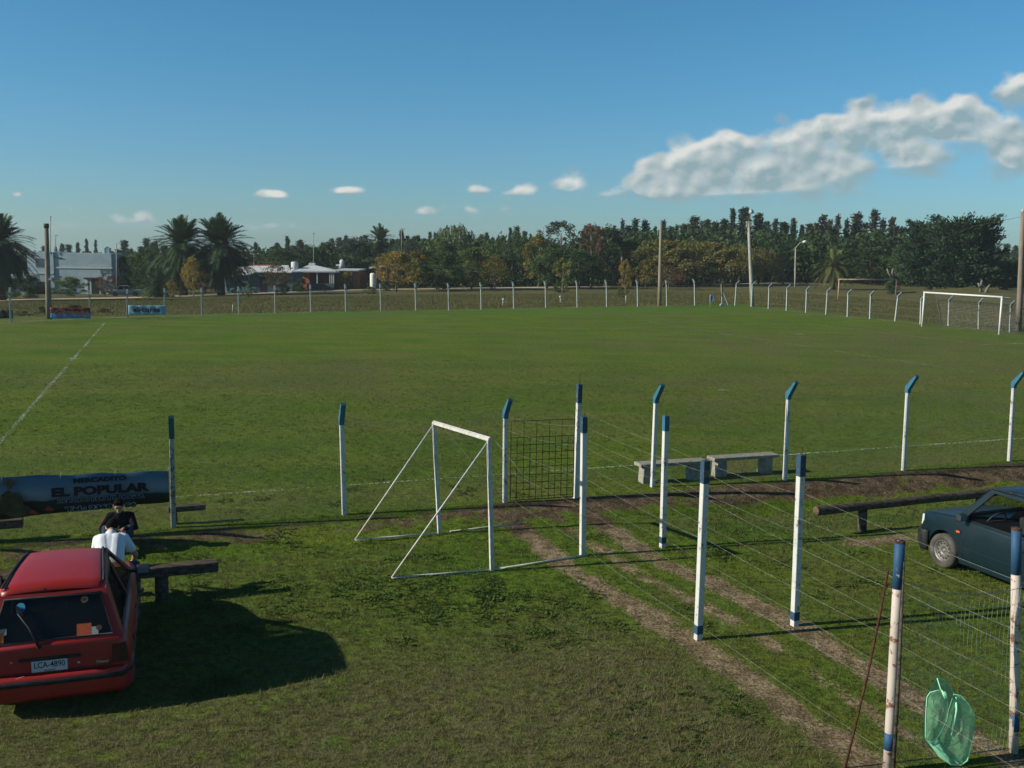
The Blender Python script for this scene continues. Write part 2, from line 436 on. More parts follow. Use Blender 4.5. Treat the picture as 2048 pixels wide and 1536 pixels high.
def masks(x, y):
    u = x * CP + y * SP; v = -x * SP + y * CP
    n = fbm(x * 1.1, y * 1.1, 4); n2 = fbm(x * .3 + 9, y * .3, 3); n3 = fbm(x * 3.1, y * 3.1, 3)
    g = lambda c, w_, q: np.exp(-((q - c) / w_) ** 2)
    # trodden earth: two tracks down the fenced walk, the bank by the fence, the gateway
    walk = sstep(2, 6, v) * sstep(18.8, 17, v)
    dirt = walk * (g(6.62 + (n2 - .5) * .5, .26, u) * .85 + g(8.2 + (n2 - .5) * .6, .26, u) * .8 + g(7.5 + (n2 - .5) * .5, .18, u) * .6)
    v0 = 17.35 + .02 * sstep(9.5, 13, u) + (n - .5) * .7
    bank = sstep(0, .5, v - v0) * sstep(18.9, 18.3, v)
    dirt = dirt + bank * (.42 + .34 * sstep(9, 12, u))
    dirt = dirt + g(8.0, 1.6, u) * g(18.2, .6, v) * .5
    dirt = dirt + g(14.1, .35, v) * sstep(11, 12, u) * .5 + g(15.0, .5, v) * sstep(2.0, -1, u) * .35
    dirt = dirt + g(16.9, .6, v) * sstep(1.0, -2, u) * .6
    dirt = np.clip(dirt * (.28 + 1.9 * n3 * (.35 + 1.1 * n)), 0, 1)
    dirt = dirt * (v < 19.3)
    # strip of bare soil under the far fence and the end fence
    # dry straw-coloured sward: foreground, worn parts of the pitch
    dry = sstep(14.2, 9.5, v + (n - .5) * 3) * sstep(7.2, 5.2, u) * 1.05
    dry = dry + (v < 17) * (.22 + .25 * sstep(8.8, 10, u)) * sstep(.35, .6, n2)
    pit = (v > 18.9)
    dry = dry + pit * (.55 * g(46, 9, v) * g(40, 16, u) + .5 * g(33, 6, v) * g(30, 14, u) + .5 * g(40, 6, v) * g(6, 9, u) + .35 * sstep(.45, .7, n2) + .35 * g(20, 1.0, v))
    dry = np.clip(dry * (.55 + .9 * n), 0, 1)
    rough = sstep(0, 1.2, v - (75.6 + .155 * np.clip(u, -20, 55))) + sstep(55.0, 56.0, u) * (v > 15)
    rough = np.clip(rough, 0, 1)
    lush = (v < 17) * (sstep(9, 10.5, u) * g(15.9, .7, v) * .9 + sstep(6.6, 5.8, u) * sstep(3.5, 5.5, u) * sstep(12, 9, v) * .3 + g(5, 3, u) * g(13.5, 1.6, v) * .25)
    lush = lush + pit * (.5 * sstep(70, 76, v))
    return np.clip(dirt, 0, 1), dry, rough, np.clip(lush, 0, 1)

def ground_material():
    m = bpy.data.materials.new('ground'); m.use_nodes = True
    w = NT(m.node_tree); b = w.nt.nodes['Principled BSDF']
    geo = w.node('ShaderNodeNewGeometry'); P = geo.outputs['Position']
    a = w.node('ShaderNodeAttribute', attribute_name='mask'); s = w.node('ShaderNodeSeparateColor'); w.link(a.outputs['Color'], s.inputs[0])
    dirt, dry, rough, lush = s.outputs[0], s.outputs[1], s.outputs[2], a.outputs['Alpha']
    n_f = w.noise(P, 26, 6, .65); n_m = w.noise(P, 3.2, 5, .6); n_l = w.noise(P, .33, 4, .6); n_s = w.noise(P, 75, 3, .6)
    mp = w.node('ShaderNodeMapping'); w.link(P, mp.inputs[0]); mp.inputs['Rotation'].default_value = (0, 0, -PHI); mp.inputs['Scale'].default_value = (.12, .55, 1)
    n_b = w.noise(mp.outputs[0], 1.0, 4, .55)          # mowing and wear bands along the pitch
    bk = w.node('ShaderNodeAttribute', attribute_name='bank').outputs['Fac']
    g = w.mix(w.ramp(n_l, .32, .7), G_A, G_B)
    g = w.mix(w.m('MULTIPLY', w.ramp(n_b, .42, .68), .55), g, G_C)
    g = w.mix(w.m('MULTIPLY', w.ramp(n_m, .45, .7), .45), g, G_D)
    g = w.mix(lush, g, G_LUSH)
    g = w.mix(w.m('MULTIPLY', dry, w.ramp(n_m, .2, .6)), g, G_DRY)
    r = w.mix(w.ramp(n_b, .35, .65), G_R1, G_R2)
    g = w.mix(rough, g, r)
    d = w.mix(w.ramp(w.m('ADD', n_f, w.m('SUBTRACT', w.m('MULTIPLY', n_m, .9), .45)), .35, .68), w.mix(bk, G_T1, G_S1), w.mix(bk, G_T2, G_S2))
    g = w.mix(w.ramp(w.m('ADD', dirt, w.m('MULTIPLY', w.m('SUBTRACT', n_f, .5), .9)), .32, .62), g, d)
    # blade to blade variation of colour
    n_c = w.noise(P, 6.5, 5, .62, .3); n_d = w.noise(P, 14, 4, .6)
    fine = w.m('ADD', w.m('MULTIPLY', w.m('SUBTRACT', n_c, .5), 1.5), w.m('ADD', w.m('MULTIPLY', w.m('SUBTRACT', n_d, .5), 1.3), w.m('ADD', .50, w.m('MULTIPLY', w.m('ADD', n_f, w.m('MULTIPLY', n_s, .6)), .65))))
    fine = w.m('MAXIMUM', fine, .25)
    hs = w.node('ShaderNodeHueSaturation'); w.put(hs.inputs['Color'], g); w.put(hs.inputs['Value'], fine)
    w.put(b.inputs['Base Color'], hs.outputs[0]); b.inputs['Roughness'].default_value = .95; b.inputs['Specular IOR Level'].default_value = .08
    bn = w.node('ShaderNodeBump'); bn.inputs['Strength'].default_value = .9; bn.inputs['Distance'].default_value = .05
    hgt = w.m('ADD', w.m('MULTIPLY', n_f, .9), w.m('ADD', w.m('MULTIPLY', n_c, 1.3), w.m('MULTIPLY', n_s, .5)))
    w.link(hgt, bn.inputs['Height']); w.link(bn.outputs[0], b.inputs['Normal'])
    return m
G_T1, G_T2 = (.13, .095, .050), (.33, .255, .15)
G_A, G_B, G_C, G_D = (.072, .132, .010), (.112, .163, .015), (.150, .172, .025), (.055, .110, .010)
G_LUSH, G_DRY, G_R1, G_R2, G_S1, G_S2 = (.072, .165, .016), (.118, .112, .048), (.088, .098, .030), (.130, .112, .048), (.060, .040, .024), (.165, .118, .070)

def make_ground():
    xs = axis((-13, 16), .16, -2600, 2600, 1.045); ys = axis((7, 24), .16, -60, 4500, 1.035)
    X, Y = np.meshgrid(xs, ys); X = X.ravel(); Y = Y.ravel()
    Z = T(X, Y)
    nx, ny = len(xs), len(ys)
    i = np.arange(nx * ny).reshape(ny, nx)
    F = np.stack([i[:-1, :-1], i[:-1, 1:], i[1:, 1:], i[1:, :-1]], -1).reshape(-1, 4)
    dirt, dry, rough, lush = masks(X, Y)
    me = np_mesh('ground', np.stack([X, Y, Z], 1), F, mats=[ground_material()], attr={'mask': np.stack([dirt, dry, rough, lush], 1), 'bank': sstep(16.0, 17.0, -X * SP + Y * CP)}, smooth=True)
    tag(link('ground', me), kind='structure')
make_ground()

def strip(name, pts, width, m, lift=.004, step=.4, jitter=.0):
    """flat ribbon following the ground"""
    mb = MB(); P = []
    for (x0, y0), (x1, y1) in zip(pts[:-1], pts[1:]):
        L = math.hypot(x1 - x0, y1 - y0); k = max(1, int(L / step))
        for j in range(k): P.append((x0 + (x1 - x0) * j / k, y0 + (y1 - y0) * j / k))
    P.append(pts[-1])
    rows = []
    for j, p in enumerate(P):
        a = P[max(j - 1, 0)]; b = P[min(j + 1, len(P) - 1)]
        d = Vector((b[0] - a[0], b[1] - a[1])).normalized(); nrm = Vector((-d.y, d.x))
        o = random.uniform(-jitter, jitter); w2 = width / 2 * random.uniform(1 - jitter * 3, 1 + jitter * 3)
        row = []
        for k in (-1, -.33, .33, 1):
            x = p[0] + nrm.x * (w2 * k + o); y = p[1] + nrm.y * (w2 * k + o); row.append((x, y, Tz(x, y) + lift))
        rows.append(row)
    mb.grid(rows)
    return mb.build(name, m)

def chalk_material(cover=.5):
    m = bpy.data.materials.new('chalk'); m.use_nodes = True
    w = NT(m.node_tree); b = w.nt.nodes['Principled BSDF']; out = w.nt.nodes['Material Output']
    geo = w.node('ShaderNodeNewGeometry')
    f = w.ramp(w.m('ADD', w.noise(geo.outputs['Position'], 14, 6, .7), w.m('MULTIPLY', w.m('SUBTRACT', w.noise(geo.outputs['Position'], .5, 3), .5), .30)), cover, cover + .10)
    b.inputs['Base Color'].default_value = (.42, .45, .36, 1); b.inputs['Roughness'].default_value = .9
    t = w.node('ShaderNodeBsdfTransparent'); mx = w.node('ShaderNodeMixShader')
    w.link(f, mx.inputs[0]); w.link(t.outputs[0], mx.inputs[1]); w.link(b.outputs[0], mx.inputs[2]); w.link(mx.outputs[0], out.inputs[0])
    return m
chalk, chalk_faint = chalk_material(.475), chalk_material(.50)
hw = [at(0, 885), at(210, 645)]; dd = (hw[1] - hw[0]).normalized(); hw0 = hw[0] - dd * 5.0
for nm, pts, wd, mt in (('halfway_line', [hw0.to_2d(), hw[1].to_2d()], .12, chalk_faint), ('near_touchline', [uv(-12, 21.08), uv(12, 21.08)], .10, chalk_faint), ('near_touchline', [uv(12.01, 21.08), uv(52.3, 21.2)], .12, chalk),
                        ('far_touchline', [uv(-12, 72.2), uv(52.3, 73.5)], .10, chalk_faint), ('goal_line', [uv(52.3, 21.2), uv(52.3, 73.5)], .10, chalk_faint),
                        ('penalty_area_line', [uv(34.5, 34), uv(34.3, 64)], .13, chalk_faint), ('penalty_area_side', [uv(34.3, 64), uv(52.3, 64)], .10, chalk_faint),
                        ('goal_area_line', [uv(45.6, 44.6), uv(45.6, 62)], .12, chalk_faint), ('goal_area_side', [uv(45.6, 44.6), uv(52.3, 44.6)], .14, chalk)):
    tag(strip(nm, [tuple(p) for p in pts], wd, mt, .006, .5, .02), kind='structure')
def disc(name, c, r, m, lift=.008, n=18):
    mb = MB(); pts = []
    for j in range(n):
        a = 2 * math.pi * j / n; q = r * random.uniform(.75, 1.15); x, y = c[0] + q * math.cos(a), c[1] + q * math.sin(a) * .8; pts.append((x, y, Tz(x, y) + lift))
    mb.poly(pts); return tag(mb.build(name, m), kind='structure')
disc('penalty_spot', at(1595, 668), .38, chalk); disc('chalk_patch', at(1445, 780), .28, chalk); disc('chalk_mark', at(147, 717), .3, chalk)

# dirt road beyond the far fence
road_m = pmat('road_dirt', (.36, .29, .20), (.50, .42, .31), scale=.6, rough=.95, spec=.1, bump=.3)
rp = [at(*p) for p in ((-160, 603.5), (0, 600.5), (150, 598.0), (300, 594.5), (450, 589.5), (560, 585.0), (700, 580.5), (850, 578.2), (1000, 576.5), (1200, 573.5), (1400, 571.5), (1560, 569.5), (1700, 567.5), (1900, 566))]
tag(strip('road', [tuple(p.to_2d()) for p in rp], 5.0, road_m, .03, 2.0, .02), kind='structure')
rq = [at(*p) for p in ((1480, 571.5), (1560, 566.0), (1680, 562.5))]
tag(strip('side_road', [tuple(p.to_2d()) for p in rq], 7.0, road_m, .05, 2.0, .02), kind='structure')

# ------------------------------------------------------------------ grass (real blades)
def blades(n, x, y, z, h, wd, lean, tone):
    """one triangle per blade"""
    a = rng.uniform(0, 2 * np.pi, n); b = rng.uniform(0, 2 * np.pi, n); l = lean * rng.uniform(.1, 1.0, n) * h
    dx, dy = np.cos(a) * wd / 2, np.sin(a) * wd / 2
    V = np.empty((n, 3, 3), np.float32)
    V[:, 0] = np.stack([x - dx, y - dy, z - .01], 1); V[:, 1] = np.stack([x + dx, y + dy, z - .01], 1)
    V[:, 2] = np.stack([x + np.cos(b) * l, y + np.sin(b) * l, z + h], 1)
    return V.reshape(-1, 3), np.arange(3 * n).reshape(n, 3), np.repeat(tone, 3)

def grassmat(name, dark, mid, dry, trans=.3):
    m = bpy.data.materials.new(name); m.use_nodes = True
    w = NT(m.node_tree); b = w.nt.nodes['Principled BSDF']; out = w.nt.nodes['Material Output']
    t = w.node('ShaderNodeAttribute', attribute_name='tone').outputs['Fac']
    c = w.mix(w.ramp(t, 0, .5, False), dark, mid); c = w.mix(w.ramp(t, .5, 1.0, False), c, dry)
    w.put(b.inputs['Base Color'], c); b.inputs['Roughness'].default_value = .8; b.inputs['Specular IOR Level'].default_value = .12
    tr = w.node('ShaderNodeBsdfTranslucent'); w.put(tr.inputs[0], c); mx = w.node('ShaderNodeMixShader'); mx.inputs[0].default_value = trans
    w.link(b.outputs[0], mx.inputs[1]); w.link(tr.outputs[0], mx.inputs[2]); w.link(mx.outputs[0], out.inputs[0])
    return m

def polar(n, r0, r1, half=.62):
    r = np.exp(rng.uniform(math.log(r0), math.log(r1), n)); a = rng.uniform(-half, half, n)
    return r * np.sin(a), r * np.cos(a), r

def make_grass():
    # near sward and pitch: density follows the distance from the stand
    n = 420000
    cx, cy, r = polar(n // 6, 7.5, 46)
    rep = 6
    x = np.repeat(cx, rep) + rng.normal(0, .018, len(cx) * rep) * np.repeat(r, rep) / 10; y = np.repeat(cy, rep) + rng.normal(0, .018, len(cx) * rep) * np.repeat(r, rep) / 10
    r = np.repeat(r, rep)
    dirt, dry, rough, lush = masks(x, y)
    keep = rng.random(len(x)) > dirt * 1.05
    x, y, r, dry, lush = x[keep], y[keep], r[keep], dry[keep], lush[keep]
    u = x * CP + y * SP; v = -x * SP + y * CP
    n = len(x)
    patch = fbm(x * .9, y * .9, 3)
    h = rng.uniform(.022, .055, n) * (.45 + 1.15 * patch) * (1 + .7 * lush) * np.where(v > 18.8, .72, 1.0)
    wd = rng.uniform(.005, .010, n) * np.clip(r / 11, .8, 3.2)
    tone = np.clip(.05 + .55 * rng.random(n) + .55 * dry * (.35 + rng.random(n)) + .75 * (patch - .5) - .18 * lush, 0, 1)
    straw = rng.random(n) < .07; tone = np.where(straw, rng.uniform(.75, 1.0, n), tone); h = np.where(straw, h * 1.25, h)
    V, F, tn = blades(n, x, y, T(x, y), h, wd, 1.5, tone)
    me = np_mesh('grass', V, faces3=F, mats=[grassmat('grass_blade', (.036, .058, .010), (.090, .104, .026), (.20, .175, .085))], attr={'tone': tn})
    tag(link('grass', me), 'short mown grass with dry straw patches', 'grass', kind='stuff')
    # rough pasture behind the far fence
    n = 130000
    u = rng.uniform(-24, 78, n); v = rng.uniform(76, 112, n); vf = 76.2 + .15 * np.clip(u, -20, 55)
    k = v > vf; u, v = u[k], v[k]
    u2 = rng.uniform(56.2, 84, 34000); v2 = rng.uniform(34, 84, 34000); u = np.r_[u, u2]; v = np.r_[v, v2]
    x = u * CP - v * SP; y = u * SP + v * CP; n = len(x)
    ru = [p.x * CP + p.y * SP for p in rp]; rv = [-p.x * SP + p.y * CP for p in rp]
    k = v < np.interp(u, ru, rv) - 5.0; x, y, u, v = x[k], y[k], u[k], v[k]; n = len(x)
    pt = fbm(x * .16, y * .16, 4)
    h = rng.uniform(.04, .15, n) * (.4 + 1.0 * pt); wd = rng.uniform(.04, .09, n)
    tone = np.clip(.25 + .5 * rng.random(n) + .8 * (pt - .5), 0, 1)
    V, F, tn = blades(n, x, y, T(x, y), h, wd, .9, tone)
    me = np_mesh('tall_grass', V, faces3=F, mats=[grassmat('pasture_blade', (.060, .082, .020), (.110, .108, .034), (.20, .16, .07))], attr={'tone': tn})
    tag(link('tall_grass', me), 'rough brownish pasture grass behind the far fence', 'grass', kind='stuff')
    # broad-leaved weeds in the near sward
    L = []
    cl = [(500, 1190, 1.2, 420), (700, 1180, 1.3, 500), (900, 1190, 1.2, 620), (1090, 1235, .8, 420), (1010, 1190, .8, 300), (560, 1250, 1.0, 160), (830, 1118, .35, 130), (950, 1260, 1.0, 200), (1950, 1120, 1.4, 260), (1750, 1150, 1.2, 220), (1500, 1120, .9, 160), (640, 1100, .7, 160),
          (1150, 1075, .5, 90), (380, 1110, .8, 120), (1330, 1240, .6, 90), (1420, 1420, .9, 130), (1500, 1500, .7, 90), (870, 990, 1.6, 200), (500, 1010, 1.2, 120), (700, 1330, 1.3, 150)]
    for px, py, s, k in cl:
        c = at(px, py); k = int(k * .55); k2 = max(4, k // 14); o = np.stack([rng.normal(c.x, s, k2), rng.normal(c.y, s * .55, k2)], 1)[rng.integers(0, k2, k)]; L.append(o + rng.normal(0, .11, (k, 2)))
    C = np.concatenate(L)
    du, dv = C[:, 0] * CP + C[:, 1] * SP, -C[:, 0] * SP + C[:, 1] * CP
    C = C[~((dv > 2) & (np.abs(du - 6.75) < .35) & (dv < 18.5))]
    q = 6; n = len(C) * q
    cen = np.repeat(C, q, 0); a = rng.uniform(0, 2 * np.pi, n); l = rng.uniform(.022, .062, n); wd = l * rng.uniform(.35, .6, n)
    z0 = T(cen[:, 0], cen[:, 1]); up = rng.uniform(.15, 1.0, n)
    d = np.stack([np.cos(a), np.sin(a), up], 1); s = np.stack([-np.sin(a), np.cos(a), rng.uniform(-.4, .4, n)], 1)
    b = np.stack([cen[:, 0], cen[:, 1], z0 + .005], 1)
    V = np.empty((n, 4, 3), np.float32)
    V[:, 0] = b; V[:, 1] = b + d * l[:, None] * .55 + s * wd[:, None] / 2; V[:, 2] = b + d * l[:, None]; V[:, 2, 2] -= l * .3; V[:, 3] = b + d * l[:, None] * .55 - s * wd[:, None] / 2
    me = np_mesh('weeds', V.reshape(-1, 3), np.arange(4 * n).reshape(n, 4), mats=[leafmat('weed_leaf', (.050, .095, .018), (.105, .160, .036), rand=.05)], attr={'tone': np.repeat(rng.random(n), 4)})
    tag(link('weeds', me), 'broad-leaved weeds growing in the near grass', 'weeds', kind='stuff')
make_grass()
# ------------------------------------------------------------------ fences of painted concrete posts
white_paint = flakemat('white_paint', (.56, .555, .52), (.20, .15, .11), .60, 16)
blue_paint = flakemat('blue_paint', (.035, .135, .205), (.16, .15, .14), .66, 14)
dark_blue = flakemat('dark_blue_paint', (.030, .070, .112), (.15, .11, .08), .57, 14)
green_post = flakemat('green_post', (.34, .36, .31), (.10, .12, .10), .52, 9)
teal_top = flakemat('teal_top_paint', (.015, .10, .075), (.05, .06, .05), .62, 9)
pipe_paint = flakemat('pipe_paint', (.54, .46, .40), (.20, .09, .05), .56, 11)
pipe_blue = flakemat('pipe_blue_paint', (.028, .085, .17), (.50, .47, .42), .63, 9)
far_white = flakemat('far_white_paint', (.38, .41, .38), (.24, .2, .17), .66, 9)
far_blue = pmat('far_blue_paint', (.15, .20, .20), (.20, .24, .24))
wire_m = pmat('wire', (.36, .38, .34), (.24, .22, .19), scale=4, rough=.5, spec=.5, metal=.3)
wire_dull = pmat('wire_dull', (.20, .21, .19), (.14, .12, .10), scale=4, rough=.6)
mesh_green = pmat('mesh_wire', (.36, .48, .42), (.28, .36, .31), scale=4, rough=.6)
rust_m = pmat('rust', (.050, .024, .015), (.10, .045, .026), scale=22, rough=.9, spec=.1, bump=.4)
UDIR, VDIR = Vector((CP, SP, 0)), Vector((-SP, CP, 0))

def fence(name, label, base): return thing(name, label, 'fence', tuple(base))

def bent_post(root, base, kink, out, w, arm=(.27, .33), mats=(None, None), arm_name='bent_arm', foot=True):
    off = -Vector(root.location)
    s = MB(); s.beam(base - Vector((0, 0, .15)), kink, w, w, up=UDIR, w1=w * .93, h1=w * .93)
    p = s.build('post', mats[0], root, off, bevel=.008, segs=1)
    tip = kink + out * arm[0] + Vector((0, 0, arm[1]))
    a = MB(); d = (tip - kink).normalized()
    lo = kink - Vector((0, 0, .10))
    wv = UDIR if abs(out.dot(VDIR)) > .5 else VDIR
    # the mitred arm: a short collar on the post then the sloping part
    k = w * .5 + .004; t = w * .40
    o2 = out * k
    prof = [lo - o2, lo + o2, kink + o2 + Vector((0, 0, -.03)), tip + out * t * .4 - Vector((0, 0, t * .8)), tip - out * t * .3 + Vector((0, 0, t * .5)), kink - o2 + Vector((0, 0, .05))]
    a.prism([q - wv * k for q in prof], wv * 2 * k)
    a.build(arm_name, mats[1], p, None, fixn=True)
    return tip

def strands(root, name, lines, r, m, sag=.02, seg=8, barb=0.0):
    mb = MB()
    for a, b in lines:
        a, b = Vector(a), Vector(b); L = (b - a).length; s = sag * L * random.uniform(.3, 1.4)
        mb.tube([a.lerp(b, i / seg) - Vector((0, 0, s * 4 * (i / seg) * (1 - i / seg))) for i in range(seg + 1)], r, 4, caps=False)
        if barb:
            k = int(L / barb)
            for i in range(1, k):
                q = a.lerp(b, i / k) - Vector((0, 0, s * 4 * (i / k) * (1 - i / k))); dv = Vector((random.uniform(-1, 1), random.uniform(-1, 1), random.uniform(-1, 1))).normalized() * .018
                mb.tube([q - dv, q + dv], r * .8, 3, caps=False)
    return mb.build(name, m, root, -Vector(root.location))

def chain_link(root, spans, h, pitch, r, m, name='netting', z0=.04):
    """diamond netting between pairs of points on the ground"""
    mb = MB()
    for a, b in spans:
        a, b = Vector(a), Vector(b); L = (b - a).to_2d().length
        def P(s, z): return a.lerp(b, s / L) + Vector((0, 0, z + random.uniform(-.004, .004)))
        k = -h
        while k < L:
            for sgn in (1, -1):
                s0, s1 = max(k, 0), min(k + h, L)
                if s1 - s0 > .02:
                    za, zb = s0 - k, s1 - k
                    if sgn < 0: za, zb = h - za, h - zb
                    mb.tube([P(s0, z0 + za), P(s1, z0 + zb)], r, 3, caps=False)
            k += pitch
    return mb.build(name, m, root, -Vector(root.location))

# --- touchline fence, left part (up to the gate) and right part
npx = {'l': [((347, 1055), (343, 866)), ((689, 1029), (683, 839)), ((1010, 1005), (1011, 827))],
       'r': [((1305, 974), (1312, 797)), ((1570, 960), (1577, 790)), ((1807, 941), (1816, 777)), ((2019, 922), (2028, 768))]}
OUTN = -VDIR
def near_fence(key, label, extra):
    L = [(at(*b), k) for b, k in npx[key]]
    pts = []
    root = fence('touchline_fence', label, L[0][0])
    for i, (b, k) in enumerate(L):
        b.z = Tz(b.x, b.y); kk = along(k[0], k[1], b.y)
        dark = key == 'l' and i == 0
        bent_post(root, b, kk, OUTN, .088, (.02, .30) if dark else ((.20, .33) if key == 'l' and i == 1 else (.27, .33)), (green_post, teal_top) if dark else (white_paint, blue_paint))
        pts.append(b)
    for e in extra:
        b = Vector((*uv(*e), 0)); b.z = Tz(b.x, b.y); kk = b + Vector((0, 0, 1.91)); bent_post(root, b, kk, OUTN, .088, (.27, .33), (white_paint, blue_paint)); pts.append(b)
    pts.sort(key=lambda p: p.x)
    sp = list(zip(pts[:-1], pts[1:]))
    chain_link(root, sp, 1.82, .075, .0013, wire_dull)
    strands(root, 'wire', [(a + Vector((0, 0, h)), b + Vector((0, 0, h))) for a, b in sp for h in (.05, .95, 1.86)], .002, wire_dull, .004, 4)
    return root, pts
fence_l, pl = near_fence('l', 'near touchline fence of white blue-topped concrete posts, left of the rusty mesh gate', [(-2.8, 18.7), (-6.1, 18.7)])
fence_r, pr = near_fence('r', 'near touchline fence of white blue-topped concrete posts behind the concrete benches', [(23.7, 18.75), (27.0, 18.75)])

# --- the rusty mesh gate with its hinge post
gb = at(1151, 996); gt = along(1159, 768, gb.y)
g = thing('mesh_gate', 'rusty square-mesh iron gate hung between two white posts', 'gate', tuple(at(1018, 1006)))
off = -Vector(g.location)
A0, A1 = at(1020, 1006), at(1146, 998)
AZ = 1.68
m_ = MB(); fr = MB()
L = (A1 - A0).length
def gp(s, z): return A0.lerp(A1, s) + Vector((0, 0, z))
nv = 10
for i in range(1, nv):
    top = AZ * (1.0 if i % 2 == 0 else .80)
    m_.tube([gp(i / nv + random.uniform(-.006, .006), .06), gp(i / nv, top)], .007, 5)
for z in np.linspace(.10, 1.34, 9): m_.tube([gp(0, z + random.uniform(-.01, .01)), gp(1, z + random.uniform(-.01, .01))], .007, 5)
m_.build('bar_mesh', rust_m, g, off)
fr.tube([gp(0, .05), gp(0, AZ), gp(1, AZ), gp(1, .05)], .010, 6); fr.tube([gp(0, .05), gp(1, .05)], .009, 6)
fr.build('frame', rust_m, g, off)
hp = thing('gate_post', 'straight white post with dark blue top at the right side of the mesh gate', 'post', tuple(gb))
off = -Vector(hp.location)
s = MB(); s.beam(gb - Vector((0, 0, .1)), gt.lerp(gb, .16), .10, .092, up=UDIR); s.build('shaft', white_paint, hp, off, bevel=.008)
s = MB(); s.beam(gt.lerp(gb, .163), gt, .106, .098, up=UDIR); s.build('painted_top', dark_blue, hp, off, bevel=.006)
s = MB(); s.tube([gt - Vector((0, 0, .1)), gt + Vector((.01, 0, .24))], .006, 5); s.build('reinforcing_rod', rust_m, hp, off)

# --- the two fences of the walk
def walk_fence(label, posts, extra_v, u0, first, mat_top):
    L = [at(*b) for b, t, k in posts]
    root = fence('walk_fence', label, L[0])
    off = -Vector(root.location)
    P = []
    for (b, t, kind), p in zip(posts, L):
        q = along(t[0], t[1], p.y)
        if kind == 'pipe':
            s = MB(); s.tube([p - Vector((0, 0, .1)), p.lerp(q, .25), p.lerp(q, .6), q], .047, 18); po = s.build('post', pipe_paint, root, off)
            s = MB(); s.tube([p.lerp(q, .80), q + Vector((0, 0, .002))], .049, 18); s.build('painted_top', pipe_blue, po)
            s = MB(); s.tube([p.lerp(q, .10), p.lerp(q, .175)], .049, 18); s.build('painted_band', pipe_blue, po)
            s = MB(); s.lathe([(.050, -.02), (.052, .004), (.038, .006), (.036, -.03)], Matrix.Translation(q), 18); s.build('rusty_rim', rust_m, po)
            if label.find('left') > 0:
                sv = VDIR * -.05 + UDIR * .025
                s = MB(); s.tube([p + sv, p.lerp(q, .45) + sv * 1.05, p.lerp(q, .92) + sv * .8], [.022, .02, .016], 7); s.build('tied_stake', log_m, po)
        else:
            s = MB(); s.beam(p - Vector((0, 0, .1)), p.lerp(q, .91), .090, .088, up=UDIR); po = s.build('post', white_paint, root, off, bevel=.008)
            k = .875 if kind == 'long' else .885
            s = MB(); s.beam(p.lerp(q, k), q, .096, .094, up=UDIR); s.build('painted_top', blue_paint if kind == 'light' else dark_blue, po, bevel=.006)
            if kind != 'plain':
                s = MB(); s.beam(p.lerp(q, .035), p.lerp(q, .085), .095, .093, up=UDIR); s.build('painted_band', dark_blue, po, bevel=.004)
            s = MB(); s.tube([q - Vector((0, 0, .05)), q + Vector((.01, .0, random.uniform(.03, .12)))], .006, 5); s.build('reinforcing_rod', rust_m, po)
        P.append((p, q))
    for vv in extra_v:
        p = Vector((*uv(u0, vv), 0)); q = p + Vector((0, 0, 2.36))
        s = MB(); s.beam(p - Vector((0, 0, .1)), q, .09, .088, up=UDIR); s.build('post', white_paint, root, off, bevel=.008); P.append((p, q))
    P = [first] + P
    return root, P
log_m = pmat('old_timber', (.055, .042, .032), (.13, .105, .08), scale=5, rough=.9, spec=.1, bump=.8, bscale=14, stretch=(.6, 5, 5))
log_end = pmat('timber_end', (.15, .10, .065), (.09, .06, .04), scale=20, rough=.9)
gpost = pl[-1]
fl, PL = walk_fence('wire fence along the left side of the trodden walk', [((1165, 1111), (1168, 833), 'plain'), ((1396, 1279), (1411, 921), 'long'), ((1775, 1543), (1800, 1082), 'pipe')], [3.6], 6.9, (gpost, gpost + Vector((0, 0, 1.9))), dark_blue)
fr_, PR = walk_fence('wire fence along the right side of the trodden walk, before the teal car', [((1325, 1095), (1332, 831), 'light'), ((1589, 1251), (1603, 909), 'long'), ((2028, 1504), (2033, 1056), 'pipe')], [3.6], 8.4, (gb, gt), dark_blue)
def run(root, P, fr, r=.0014, side=1):
    lines = []
    for (a, aq), (b, bq) in zip(P[:-1], P[1:]):
        o = UDIR * .048 * side
        for f in fr: lines.append((a.lerp(aq, f + random.uniform(-.01, .01)) + o, b.lerp(bq, f + random.uniform(-.01, .01)) + o))
    strands(root, 'barbed_wire', lines, r, wire_m, .012, 8, .16)
run(fl, PL, (.06, .34, .56, .78, .93), side=1)
run(fr_, PR, (.07, .32, .55, .77), side=1)

# --- square mesh panel across the end of the walk, from pipe to pipe
a0, a1 = PL[3]; b0, b1 = PR[3]
wp = thing('wire_mesh_fence', 'sagging green-grey wire mesh panel stretched between the two blue-topped pipes', 'fence', tuple(a0))
mb = MB(); off = -Vector(wp.location)
def pp(s, z): return a0.lerp(b0, s) + Vector((math.sin(s * 9) * .02, .02 * math.sin(z * 4 + s * 3) - .01, z - .10 * math.sin(s * math.pi) * (z / 2)))
for i in range(31):
    s_ = (i + .5) / 31
    mb.tube([pp(s_ + random.uniform(-.003, .003), z) for z in np.linspace(.04, 1.98 - .16 * s_, 7)], .0016, 3, caps=False)
for z in list(np.linspace(.06, 1.2, 8)) + [1.38, 1.58, 1.78, 1.95]:
    mb.tube([pp(s_, z * (1 - .08 * s_) + .015 * math.sin(s_ * 17 + z * 9)) for s_ in np.linspace(0, 1, 12)], .0019, 3, caps=False)
mb.build('wire_mesh', mesh_green, wp, off)
mb = MB(); mb.tube([pp(s_, 1.98 * (1 - .085 * s_) - .03 * math.sin(s_ * math.pi)) for s_ in np.linspace(0, 1, 12)], .003, 4); mb.build('top_wire', wire_m, wp, off)

